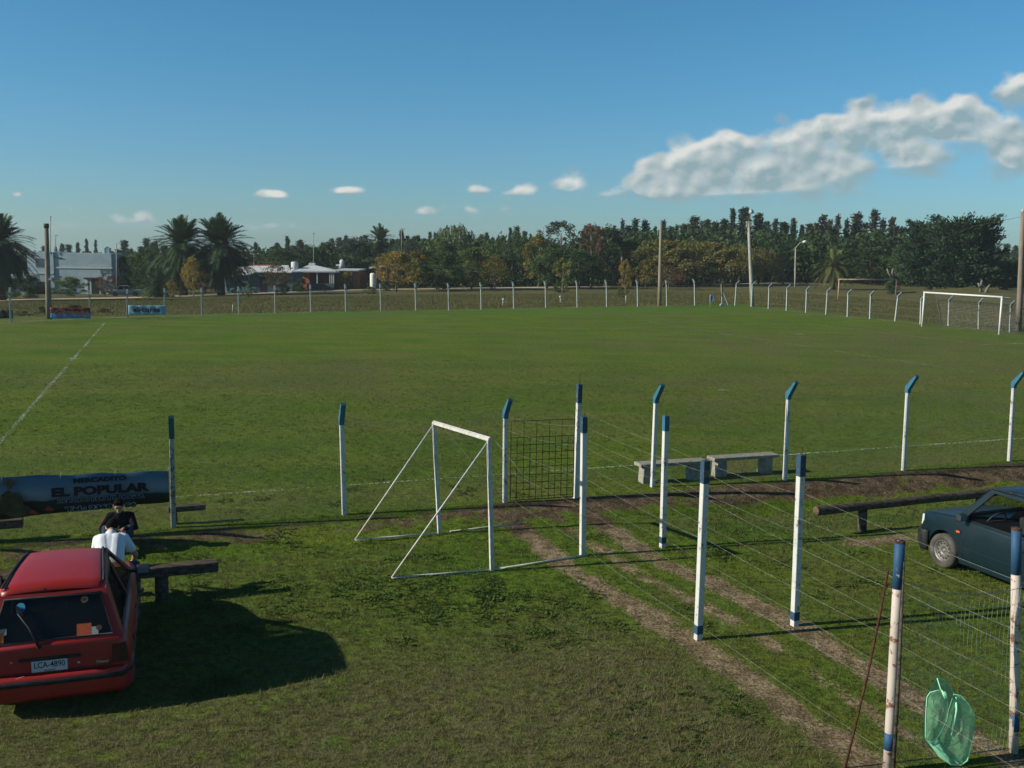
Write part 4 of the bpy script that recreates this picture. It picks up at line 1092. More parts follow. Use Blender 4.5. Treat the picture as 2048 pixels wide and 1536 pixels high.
def car_shell(root, p, paint):
    """lower body as one closed loft with wheel arches cut out, cabin frame with real window openings"""
    W = p['W'] / 2; H_ = []
    for (y, w, zt, zb) in p['stations']:
        sh = p['belt_in']
        half = [(0, zb), (w * .86, zb), (w * .985, zb + .09), (w, .40), (w * 1.0, .56), (w * .985, min(.70, zt - .06)), (w - sh * .6, zt - .022), (w - sh, zt), (0, zt + p.get('crown', .012))]
        H_.append([(x, y, z) for x, z in half] + [(-x, y, z) for x, z in half[-2:0:-1]])
    n = len(H_[0]); mb = MB(); vs = [q for r in H_ for q in r]; fs = []
    for i in range(len(H_) - 1):
        for j in range(n): fs.append((i * n + j, i * n + (j + 1) % n, (i + 1) * n + (j + 1) % n, (i + 1) * n + j))
    fs.append(tuple(range(n - 1, -1, -1))); fs.append(tuple((len(H_) - 1) * n + j for j in range(n)))
    mb.add(vs, fs); body = mb.build('body', paint, root, fixn=True)
    b = body.modifiers.new('bevel', 'BEVEL'); b.width = .028; b.segments = 3; b.limit_method = 'ANGLE'; b.angle_limit = R(40)
    cut = MB()
    for wy in p['wheels']:
        for s_ in (-1, 1):
            M = Matrix.Translation((s_ * (W - .10), wy, p['wr'] + .01)) @ Matrix.Rotation(math.pi / 2, 4, 'Y')
            cut.lathe([(0, -.17), (p['wr'] + .055, -.17), (p['wr'] + .055, .17), (0, .17)], M, 28, sm=False)
    cm = cut.build('cut', paint, root)
    bm = bmesh.new(); bm.from_mesh(cm.data); bmesh.ops.remove_doubles(bm, verts=bm.verts, dist=1e-5); bmesh.ops.recalc_face_normals(bm, faces=bm.faces); bm.to_mesh(cm.data); bm.free()
    bo = body.modifiers.new('arch', 'BOOLEAN'); bo.object = cm; bo.operation = 'DIFFERENCE'; bo.solver = 'EXACT'
    bake(body); bpy.data.objects.remove(cm); smooth_by_angle(body.data)
    # dark tub above the belt line so that no paint shows through the windows
    yb0, zb0 = p['rb']; yb1, zb1 = p['rt']; ya, za = p['wb']; yt, zt = p['wt']; bw, rw = p['beltw'], p['roofw']
    t = MB(); t.prism([(-bw + .02, yb0 + .05, p['belt'] + .016), (bw - .02, yb0 + .05, p['belt'] + .016), (bw - .02, ya - .02, p['belt'] + .016), (-bw + .02, ya - .02, p['belt'] + .016)], (0, 0, .012)); t.build('interior', interior_m, root, fixn=True)
    # cabin frame
    rwf = p.get('roofw_f', rw); rwm = lambda y: rw + (rwf - rw) * min(max((y - p['roof_rear']) / (yt - p['roof_rear']), 0), 1)
    zr = p['roofz']; yr0 = p['roof_rear']
    fr = MB(); panes = {}
    def panel(key, quad, margins):
        """quad: bl, br, tr, tl; opening inset by margins (bottom, right, top, left) in metres"""
        bl, br, tr_, tl_ = [Vector(q) for q in quad]
        def P(s, t_): return (bl.lerp(br, s)).lerp(tl_.lerp(tr_, s), t_)
        wb_, wt_, hl, hr = (br - bl).length, (tr_ - tl_).length, (tl_ - bl).length, (tr_ - br).length
        mb_, mr_, mt_, ml_ = margins
        o = [P(ml_ / wb_, mb_ / hl), P(1 - mr_ / wb_, mb_ / hr), P(1 - mr_ / max(wt_, .2), 1 - mt_ / hr), P(ml_ / max(wt_, .2), 1 - mt_ / hl)]
        O = [bl, br, tr_, tl_]
        fr.add(O + o, [(i, (i + 1) % 4, 4 + (i + 1) % 4, 4 + i) for i in range(4)])
        panes[key] = o
    bz = p['belt']
    ybp = p['bpillar']
    def side(s_):
        x0, x1 = s_ * bw, s_ * rw
        f_b = Vector((x0, ya, bz)); f_t = Vector((s_ * rwf, yt, zr)); m_b = Vector((x0, ybp, bz)); m_t = Vector((s_ * rwm(ybp), ybp + p.get('blean', 0), zr)); r_b = Vector((s_ * (bw - .015), yb0 + .02, bz)); r_t = Vector((s_ * (rw - .02), yr0, zr - .02))
        front = [m_b, f_b, f_t, m_t] if s_ > 0 else [f_b, m_b, m_t, f_t]
        rear = [r_b, m_b, m_t, r_t] if s_ > 0 else [m_b, r_b, r_t, m_t]
        a, b_ = p['mf'], p['mr']
        panel(('front', s_), front, a if s_ > 0 else (a[0], a[3], a[2], a[1]))
        panel(('rear', s_), rear, b_ if s_ > 0 else (b_[0], b_[3], b_[2], b_[1]))
    side(1); side(-1)
    panel(('back', 0), [(-bw + .03, yb0, zb0), (bw - .03, yb0, zb0), (rw - .015, yb1, zb1), (-rw + .015, yb1, zb1)], p['mb'])
    panel(('wind', 0), [(bw, ya, za), (-bw, ya, za), (-rwf, yt, zr), (rwf, yt, zr)], (.05, .05, .04, .05))
    # filler between hatch frame and roof edge / sides
    for s_ in (-1, 1):
        fr.add([(s_ * (bw - .03), yb0, zb0), (s_ * (rw - .015), yb1, zb1), (s_ * (rw - .02), yr0, zr - .02), (s_ * (bw - .015), yb0 + .02, bz)], [(0, 1, 2, 3) if s_ < 0 else (3, 2, 1, 0)])
    f = fr.build('cabin_frame', paint, root)
    bm = bmesh.new(); bm.from_mesh(f.data); bmesh.ops.remove_doubles(bm, verts=bm.verts, dist=.002); bmesh.ops.recalc_face_normals(bm, faces=bm.faces); bm.to_mesh(f.data); bm.free()
    so = f.modifiers.new('solid', 'SOLIDIFY'); so.thickness = .03; so.offset = -.5
    be = f.modifiers.new('bevel', 'BEVEL'); be.width = .006; be.segments = 2; be.limit_method = 'ANGLE'; be.angle_limit = R(40)
    # roof
    rows = []
    ys = [yb1, yr0 - .0] + list(np.linspace(yr0 + .08, yt - .02, 8)) + [yt + .03]
    for y in ys:
        q = (y - yr0) / (yt - yr0); zc = zr + .030 * math.sin(math.pi * min(max(q, 0), 1)) if y >= yr0 else zr - (yr0 - y) * (zr - zb1) / max(yr0 - yb1, .01)
        if y > yt: zc = zr - .02
        hw_ = rwm(y) + (.0 if y >= yr0 else -.005)
        rows.append([(hw_ * t_, y, zc + p.get('roofcrown', .028) * (1 - t_ * t_) + (-.016 if abs(t_) > .99 else 0.006)) for t_ in np.linspace(-1, 1, 13)])
    s = MB(); s.grid(rows); ro = s.build('roof', paint, root, fixn=True); so = ro.modifiers.new('solid', 'SOLIDIFY'); so.thickness = .02; so.offset = -1
    for s_ in (-1, 1):
        s = MB(); s.tube([(s_ * (rwm(y) - .035), y, zr + .016 + .028 * math.sin(math.pi * min(max((y - yr0) / (yt - yr0), 0), 1))) for y in np.linspace(yr0 - .04, yt, 8)], .016, 6); s.build('drip_rail', black_pl, root)
    # glass
    nm = {'front': 'side_window', 'rear': 'side_window', 'back': 'rear_window', 'wind': 'windshield'}
    for (k, s_), q in panes.items():
        if (k, s_) in p.get('open', ()): continue
        c = sum(q, Vector()) / 4; nrm = (q[1] - q[0]).cross(q[3] - q[0]).normalized()
        ins = -nrm * .008 if nrm.dot(c - Vector((0, (ya + yb0) / 2, bz))) > 0 else nrm * .008
        s = MB(); s.poly([c + (v - c) * 1.01 + ins for v in q]); g_ = s.build(nm[k], glass_dark if k in ('back',) else glass_clear, root)
        # rubber seal
        s = MB(); s.tube([c + (v - c) * .995 - ins * .6 for v in q], p.get('seal', .011), 6, closed=True); s.build('window_seal', black_pl, root if False else g_)
    # wheels
    for wy in p['wheels']:
        for s_ in (-1, 1):
            M = Matrix.Translation((s_ * (W - .085), wy, p['wr'])) @ Matrix.Rotation(s_ * math.pi / 2, 4, 'Y')
            rr = p['wr']; wh = bpy.data.objects.new('wheel', None); COL.objects.link(wh); wh.parent = root
            s = MB(); s.lathe([(rr * .62, -.075), (rr * .93, -.085), (rr, -.055), (rr, .055), (rr * .93, .085), (rr * .66, .082), (rr * .62, .062)], M, 36); s.build('tyre', rubber, wh)
            s = MB(); s.lathe([(rr * .64, -.06), (rr * .64, .066), (rr * .60, .07), (rr * .56, .035), (rr * .50, .02), (rr * .34, .040), (rr * .20, .045), (rr * .18, .030), (rr * .12, .03), (rr * .10, .055), (0, .058)], M, 36)
            for k in range(12):
                a = 2 * math.pi * k / 12; c = M @ Vector((rr * .43 * math.cos(a), rr * .43 * math.sin(a), .034))
                e1 = M.to_3x3() @ Vector((math.cos(a), math.sin(a), 0)); e2 = M.to_3x3() @ Vector((-math.sin(a), math.cos(a), 0)); nn = M.to_3x3() @ Vector((0, 0, 1))
                s.poly([c + e1 * rr * .055 * math.cos(b_) + e2 * rr * .055 * math.sin(b_) + nn * .006 for b_ in np.linspace(0, 2 * math.pi, 9)[:-1]], 1)
            s.build('rim', [rim_m, black_pl], wh)
    # seats
    for y, h in p['seats']:
        for s_ in ((-1, 1) if h else (0,)):
            wd = .46 if h else 1.16
            s = MB(); M = Matrix.Rotation(R(-14), 3, 'X').to_3x3()
            s.box((s_ * .33, y, bz + .02), (wd, .14, .52), M, taper=.9); s.build('seat_back', seat_m, root, bevel=.04, segs=3)
            if h:
                s = MB(); s.box((s_ * .33, y - .10, bz + .36), (.24, .09, .17), M, taper=.9); s.build('headrest', seat_m, root, bevel=.03, segs=3)
    return panes

def hatch_parts(root, p, paint):
    s = MB(); x = -.34; c = Vector((x, p['wb'][0] - .42, p['belt'] + .02)); M = Matrix.Translation(c) @ Matrix.Rotation(R(-62), 4, 'X')
    s.tube([M @ Vector((.18 * math.cos(a), .18 * math.sin(a), 0)) for a in np.linspace(0, 2 * math.pi, 24)[:-1]], .014, 6, closed=True); s.beam(M @ Vector((-.17, 0, 0)), M @ Vector((.17, 0, 0)), .03, .02); s.build('steering_wheel', black_pl, root)
    for s_ in (-1, 1):
        mx = MB(); mx.box((s_ * (p['W'] / 2 + .075), p['wb'][0] - .22, p['belt'] + .075), (.17, .09, .115), taper=.92); o = mx.build('door_mirror', black_pl, root, bevel=.02, segs=3)
        q = MB(); q.box((s_ * (p['W'] / 2 + .075), p['wb'][0] - .267, p['belt'] + .075), (.14, .006, .085)); q.build('mirror_glass', mirror_m, o)
        q = MB(); q.beam((s_ * (p['beltw'] - .01), p['wb'][0] - .20, p['belt'] + .05), (s_ * (p['W'] / 2 + .02), p['wb'][0] - .21, p['belt'] + .06), .05, .04); q.build('mirror_arm', black_pl, o)
        # door seams, handle, rubbing strip
        xx = s_ * (p['W'] / 2 + .001)
        for y in (p['bpillar'] - .05, p['door_front']):
            q = MB(); q.beam((xx - s_ * .002, y, .30), (xx - s_ * .002, y, .60), .006, .009, up=(0, 1, 0)); q.beam((xx - s_ * .004, y, .60), (s_ * (p['beltw'] + .012), y, p['belt'] - .02), .008, .009, up=(0, 1, 0)); q.build('door_seam', black_pl, root)
        q = MB(); q.box((s_ * (p['W'] / 2 - .005), p['bpillar'] + .10, p['belt'] - .17), (.02, .13, .03)); q.build('door_handle', black_pl, root, bevel=.006)
        q = MB(); q.beam((xx, p['wheels'][0] + .40, .46), (xx, p['wheels'][1] - .40, .46), .012, .018, up=(0, 0, 1)); q.build('side_crease', paint, root, bevel=.004)
        q = MB(); q.beam((s_ * (p['W'] / 2 - .045), p['wheels'][0] + .36, .235), (s_ * (p['W'] / 2 - .045), p['wheels'][1] - .36, .235), .07, .09); q.build('sill', p.get('sill_m', paint), root, bevel=.015)

red_paint = carpaint('faded_red_paint', (.31, .014, .008), .34, (.27, .024, .040), .45)
RED = dict(W=1.60, belt=.815, belt_in=.075, beltw=.715, roofw=.555, roofw_f=.465, roofz=1.335, roof_rear=.47, rb=(.075, .80), rt=(.335, 1.285), wb=(2.42, .84), wt=(1.74, 1.33), bpillar=1.38, blean=-.04, door_front=2.34,
           wheels=(.62, 2.72), wr=.27, mf=(.03, .10, .05, .05), mr=(.03, .05, .06, .20), mb=(.035, .06, .045, .06), seats=((1.05, 0), (1.85, 1)), seal=.013,
           stations=[(.035, .735, .79, .22), (.11, .785, .815, .20), (.35, .80, .83, .19), (1.5, .80, .83, .18), (2.40, .785, .835, .18), (3.0, .74, .755, .20), (3.32, .64, .67, .24)])
def red_car():
    HEAD = R(18.6)
    root = thing('parked_car', 'old red hatchback seen from behind with plate LCA-4890, parked at the log rail', 'car', (-4.955, 10.40, Tz(-5, 11.5) - .01), HEAD)
    p = RED; panes = car_shell(root, p, red_paint); hatch_parts(root, p, red_paint)
    # rear bumper with black strip
    def bump(zlist, y, w_, name, m, corner=.16, bev=.02):
        s = MB(); rows = []
        for z, o in zlist:
            rows.append([(-w_, corner + .30, z), (-w_, corner, z), (-w_ + .10, y - o + .015, z), (-w_ + .3, y - o, z), (0, y - o - .012, z), (w_ - .3, y - o, z), (w_ - .10, y - o + .015, z), (w_, corner, z), (w_, corner + .30, z)])
        s.grid(rows); o_ = s.build(name, m, root, fixn=False); k = o_.modifiers.new('solid', 'SOLIDIFY'); k.thickness = .05; k.offset = -1; return o_
    bm_ = bump([(.20, -.03), (.26, .0), (.44, .015), (.475, 0.0), (.485, -.06)], -.045, .803, 'rear_bumper', red_paint)
    bs = bump([(.385, .024), (.44, .026)], -.045, .812, 'bumper_strip', black_pl)
    bs.parent = bm_
    Rm = lambda x, z: (x, .035 + max(0, z - .62) * .12 - .006, z)
    s = MB(); s.box((-.03, .030, .645), (.62, .03, .035)); s.build('hatch_handle_bar', black_pl, root, bevel=.006)
    for s_ in (-1, 1):
        q = MB(); q.prism([(s_ * .775, .03, .52), (s_ * .60, .012, .52), (s_ * .60, .018, .735), (s_ * .75, .045, .735)], (0, .04, 0)); q.build('tail_lamp', lamp_red, root, bevel=.008, fixn=True)
    # seams round the hatch
    q = MB()
    for s_ in (-1, 1): q.beam((s_ * .585, .028, .50), (s_ * .60, .070, .80), .008, .006)
    q.beam((-.585, .030, .50), (.585, .030, .50), .008, .006); q.build('hatch_seam', black_pl, root)
    q = MB(); q.beam((-.53, p['rt'][0] + .075, p['rt'][1] + .038), (.53, p['rt'][0] + .075, p['rt'][1] + .038), .006, .010); q.build('roof_seam', black_pl, root)
    pl_ = MB(); pl_.box((-.035, .022, .565), (.36, .012, .125)); po = pl_.build('number_plate', plate_m, root, bevel=.004)
    link('plate_lettering', text_mesh('LCA-4890', .094, .0012, 'CENTER', ink, .80), po, (-.035, .0145, .578), (math.pi / 2, 0, 0))
    link('plate_country', text_mesh('URUGUAY', .026, .0006, 'CENTER', ink), po, (-.035, .0145, .517), (math.pi / 2, 0, 0))
    link('badge_lettering', text_mesh('Diesel', .05, .002, 'CENTER', chrome), root, (.50, .008, .555), (math.pi / 2, 0, 0))
    q = MB(); q.lathe([(.016, 0), (.013, .012), (0, .012)], Matrix.Translation((.26, .026, .565)) @ Matrix.Rotation(math.pi / 2, 4, 'X'), 12); q.build('hatch_lock', chrome, root)
    q = MB(); q.poly([(-.43, .016, .63), (-.39, .016, .63), (-.41, .016, .66)]); q.build('badge', chrome, root)
    # wiper over the glass
    bl, br, tr_, tl_ = panes[('back', 0)]
    nrm = (br - bl).cross(tl_ - bl).normalized(); nrm = nrm if nrm.y < 0 else -nrm
    def G(s, t_, o=.0): return bl.lerp(br, s).lerp(tl_.lerp(tr_, s), t_) + nrm * o
    q = MB(); piv = Vector((-.13, .05, .768)); q.tube([piv + nrm * .0, piv + nrm * .035], .022, 10); q.tube([piv + nrm * .03, G(.30, .30, .035), G(.17, .66, .03)], [.018, .012, .008], 6); q.beam(G(.345, .12, .022), G(.145, .82, .018), .03, .022, up=nrm); q.build('rear_wiper', black_pl, root)
    # stickers and things behind the glass
    def patch(name, s0, t0, w_, h_, m, o=-.012, round_=False, n=20):
        c = G(s0, t0, o); e1 = (br - bl).normalized(); e2 = (tl_ - bl); e2 = (e2 - e1 * e2.dot(e1)).normalized()
        k = MB()
        pts = [c + e1 * w_ / 2 * math.cos(a) + e2 * h_ / 2 * math.sin(a) for a in np.linspace(0, 2 * math.pi, n)[:-1]] if round_ else [c + e1 * a * w_ / 2 + e2 * b_ * h_ / 2 for a, b_ in ((-1, -1), (1, -1), (1, 1), (-1, 1))]
        k.poly(pts); return k.build(name, m, root)
    patch('sticker', .185, .80, .090, .10, pmat('sticker_blue', (.10, .36, .55), rough=.4), .004, True); patch('sticker', .185, .735, .075, .035, pmat('sticker_navy', (.02, .08, .32), rough=.4), .005)
    patch('sticker', .815, .86, .078, .078, pmat('sticker_gold', (.20, .14, .05), (.04, .03, .02), scale=40, rough=.4), .004, True); patch('sticker', .815, .855, .034, .034, black_pl, .005, True)
    patch('sticker', .895, .17, .06, .06, pmat('sticker_brown', (.14, .07, .03), (.05, .05, .03), scale=40, rough=.4), .004, True)
    patch('paper', .765, .145, .15, .145, pmat('orange_paper', (.50, .10, .035), (.42, .08, .03), scale=18, rough=.7), .003); patch('paper', .855, .10, .07, .10, pmat('white_paper', (.34, .36, .34), rough=.7), .0026)
    patch('paper', .045, .13, .12, .13, pmat('orange_paper', (.52, .12, .03), rough=.7), .003); patch('cloth', .05, .27, .13, .07, pmat('white_cloth', (.35, .36, .35), (.2, .2, .2), scale=30, rough=.8), .0026)
    q = MB(); c = G(.46, .86, -.03); q.tube([c, c + Vector((-.005, 0, -.05)), c + Vector((-.03, 0, -.11))], [.004, .012, .008], 6); q.build('hanging_tassel', pmat('tassel', (.35, .16, .10), rough=.8), root)
    q = MB(); c = G(.63, .86, -.03); q.tube([c, c + Vector((-.015, 0, -.06))], [.012, .006], 6); q.build('hanging_charm', pmat('charm', (.35, .38, .16), rough=.8), root)
    q = MB(); c = Vector((-.02, p['rt'][0] + .03, p['rt'][1] + .015)); q.tube([c, c + Vector((-.06, -.015, .02)), c + Vector((-.08, -.02, .03))], .012, 6); q.tube([c, c + Vector((.08, -.02, .0))], .010, 6); q.build('washer_nozzle', black_pl, root)
    q = MB(); q.beam((-.36, -.072, .488), (-.28, -.074, .512), .006, .003); q.build('scratch', far_white, root)
red_car()

teal_paint = carpaint('teal_paint', (.0015, .0125, .018), .30, (.010, .017, .018), .20)
TEAL = dict(W=1.56, belt=.90, belt_in=.065, beltw=.705, roofw=.58, roofz=1.47, roof_rear=.40, rb=(.12, .92), rt=(.30, 1.39), wb=(2.76, .92), wt=(2.26, 1.45), bpillar=1.36, blean=-.06, door_front=2.56,
            wheels=(.62, 2.98), wr=.285, mf=(.03, .13, .05, .06), mr=(.03, .06, .06, .18), mb=(.04, .06, .05, .06), seats=((.95, 0), (1.62, 1)), open=(('front', -1), ('front', 1)), seal=.010, sill_m=teal_paint,
            stations=[(.02, .72, .90, .24), (.12, .775, .90, .22), (.6, .78, .90, .19), (2.0, .78, .905, .19), (2.72, .775, .925, .19), (3.2, .75, .875, .20), (3.52, .705, .82, .22), (3.57, .68, .78, .25)])
def teal_car():
    HEAD = R(20.4); p = TEAL
    wc = at(1886, 1134); r_ = Vector((math.cos(HEAD), math.sin(HEAD), 0)); f_ = Vector((-math.sin(HEAD), math.cos(HEAD), 0))
    o = wc - (r_ * -.72 + f_ * 2.98)
    root = thing('parked_car', 'dark teal three-door car with open window parked nose-in to the long log rail', 'car', (o.x, o.y, wc.z - .005), HEAD)
    panes = car_shell(root, p, teal_paint); hatch_parts(root, p, teal_paint)
    for s_ in (-1, 1):
        q = MB(); q.box((s_ * .781, 2.66, .70), (.012, .075, .032)); q.build('side_indicator', orange_m, root, bevel=.004)
        q = MB(); q.prism([(s_ * .60, 3.54, .60), (s_ * .70, 3.50, .60), (s_ * .70, 3.485, .77), (s_ * .60, 3.53, .775)], (0, .045, 0)); q.build('headlamp', lamp_clear, root, fixn=True)
    for s_ in (-1, 1):
        q = MB(); q.prism([(s_ * .75, .035, .50), (s_ * .62, .010, .50), (s_ * .62, .010, .84), (s_ * .74, .035, .84)], (0, .03, 0)); q.build('tail_lamp', lamp_red, root, bevel=.006, fixn=True)
    s = MB(); w_ = .775
    rows = [[(-w_, 3.32, z), (-w_ - .008, 3.45, z), (-w_ + .10, 3.64 - o_, z), (0, 3.69 - o_, z), (w_ - .10, 3.64 - o_, z), (w_ + .008, 3.45, z), (w_, 3.32, z)] for z, o_ in ((.20, .05), (.28, .0), (.50, .0), (.54, .03))]
    s.grid(rows); b_ = s.build('front_bumper', black_pl, root, fixn=True); k = b_.modifiers.new('solid', 'SOLIDIFY'); k.thickness = .04
    q = MB(); q.beam((-.20, 2.80, .945), (.35, 2.78, .955), .025, .02); q.beam((.30, 2.80, .945), (.62, 2.74, .98), .022, .018); q.build('front_wiper', black_pl, root)
    q = MB(); q.beam((-.64, 2.78, .902), (-.60, 3.52, .818), .010, .008); q.beam((.64, 2.78, .902), (.60, 3.52, .818), .010, .008); q.build('bonnet_seam', black_pl, root)
    q = MB(); q.prism([(-.615, 1.52, 1.42), (-.74, 1.30, .90), (-.742, 1.26, .90), (-.62, 1.47, 1.42)], (-.004, 0, 0)); q.build('pillar_trim', chrome, root, fixn=True)
teal_car()

# the two cars parked on the road far behind
def far_car(label, c, heading, p, paint, extra=None):
    root = thing('parked_car', label, 'car', tuple(c), heading)
    car_shell(root, p, paint); hatch_parts(root, p, paint)
    return root
SEDAN = dict(W=1.68, belt=.90, belt_in=.08, beltw=.74, roofw=.60, roofz=1.40, roof_rear=1.35, rb=(.98, .90), rt=(1.28, 1.35), wb=(3.05, .92), wt=(2.55, 1.40), bpillar=2.0, blean=0, door_front=2.9, wheels=(.85, 3.45), wr=.30, mf=(.03, .08, .05, .05), mr=(.03, .05, .05, .10), mb=(.04, .06, .05, .06), seats=((1.5, 0), (2.2, 1)),
             stations=[(.0, .74, .86, .30), (.12, .80, .89, .25), (1.0, .84, .90, .22), (3.05, .84, .92, .22), (3.9, .80, .88, .24), (4.30, .74, .82, .30)])
def along_dir(c, px2, py2):
    q = at(px2, py2); return q
c0_, c1_ = far(214, 120), far(281, 121)
d_ = (c1_ - c0_); d_.z = 0; hd = math.atan2(-d_.x, d_.y); k_ = d_.length / 4.3
r_ = far_car('grey old saloon car parked side-on before the white two-storey house', c0_, hd, SEDAN, carpaint('grey_car_paint', (.26, .28, .25), .35, (.24, .24, .2), .2)); r_.scale = (k_,) * 3
s = MB(); s.box((0, .35, .98), (.5, .35, .28), taper=.6); q = s.build('sack', far_white, None, bevel=.08, segs=3); q.matrix_world = Matrix.Translation(c0_) @ Matrix.Rotation(hd, 4, 'Z') @ Matrix.Scale(k_, 4); tag(q, 'white sack lying on the boot of the grey saloon car', 'sack')
c0_, c1_ = far(459, 131), far(516, 131); d_ = (c1_ - c0_); d_.z = 0; hd = math.atan2(-d_.x, d_.y); k_ = d_.length / 3.6
BLUE = dict(TEAL); BLUE['open'] = ()
r_ = far_car('blue hatchback parked before the white-roofed house, half behind a bush', c0_, hd, BLUE, carpaint('blue_car_paint', (.05, .14, .20), .3, (.07, .13, .15), .2)); r_.scale = (k_,) * 3

# ------------------------------------------------------------------ people
skin_m = pmat('skin', (.36, .19, .125), (.42, .23, .155), scale=9, rough=.6, spec=.3)
hair_m = pmat('dark_hair', (.006, .0045, .004), (.014, .010, .008), scale=40, rough=.95, spec=.05, bump=.5)
jeans_m = pmat('jeans', (.022, .040, .070), (.040, .065, .10), scale=14, rough=.9, spec=.1, bump=.4)
shirt_m = pmat('white_cotton', (.62, .68, .72), (.70, .75, .78), scale=5, rough=.9, spec=.1, bump=.5, bscale=7)
jacket_m = pmat('black_jacket', (.004, .005, .007), (.009, .011, .014), scale=9, rough=.9, spec=.1, bump=.5, bscale=8)
stripe_m = pmat('red_stripe', (.32, .03, .04), rough=.8)
shoe_m = pmat('dark_shoe', (.03, .022, .018), (.05, .04, .03), scale=9, rough=.7)
face_m = pmat('dark_eye', (.02, .012, .01), rough=.4)

def flesh(name, caps, m, root, voxel=.010, smooth=6):
    mb = MB()
    for c in caps:
        if c[0] == 'e': mb.ball(c[1], c[2], 10, squash=c[3])
        else:
            p0, p1, r0, r1 = c; mb.tube([p0, p1], [r0, r1], 14); mb.ball(p0, r0, 8); mb.ball(p1, r1, 8)
    o = mb.build(name, m, root)
    r_ = o.modifiers.new('remesh', 'REMESH'); r_.mode = 'VOXEL'; r_.voxel_size = voxel; r_.use_smooth_shade = True
    if smooth: s_ = o.modifiers.new('smooth', 'SMOOTH'); s_.iterations = smooth; s_.factor = .5
    bake(o); o.data.polygons.foreach_set('use_smooth', np.ones(len(o.data.polygons), bool)); return o

def hand(wr, d, n, s_=1, curl=.5):
    """palm, four fingers of different length bent at the knuckles, a thumb from the side of the palm"""
    wr, d, n = Vector(wr), Vector(d).normalized(), Vector(n).normalized(); n = (n - d * n.dot(d)).normalized(); side = d.cross(n) * s_
    out = [(wr, wr + d * .05 + side * .018, .020, .017), (wr, wr + d * .05 - side * .018, .020, .017), (wr + d * .03, wr + d * .075, .020, .016)]
    for k, (o, l) in enumerate(((-.030, .062), (-.010, .075), (.011, .070), (.030, .054))):
        b = wr + d * .075 + side * o; q = b + (d * (1 - curl * .4) + n * curl * .6).normalized() * l * .5; e = q + (d * (1 - curl) + n * curl).normalized() * l * .5
        out += [(wr + d * .04 + side * o * .8, b, .010, .0095), (b, q, .0092, .0088), (q, e, .0088, .0078)]
    b = wr + d * .025 - side * .030; q = b + (d * .6 - side * .8).normalized() * .035; out += [(wr + d * .01 - side * .01, b, .014, .012), (b, q, .0105, .010), (q, q + (d * .9 - side * .1 + n * .3).normalized() * .03, .010, .0085)]
    return out

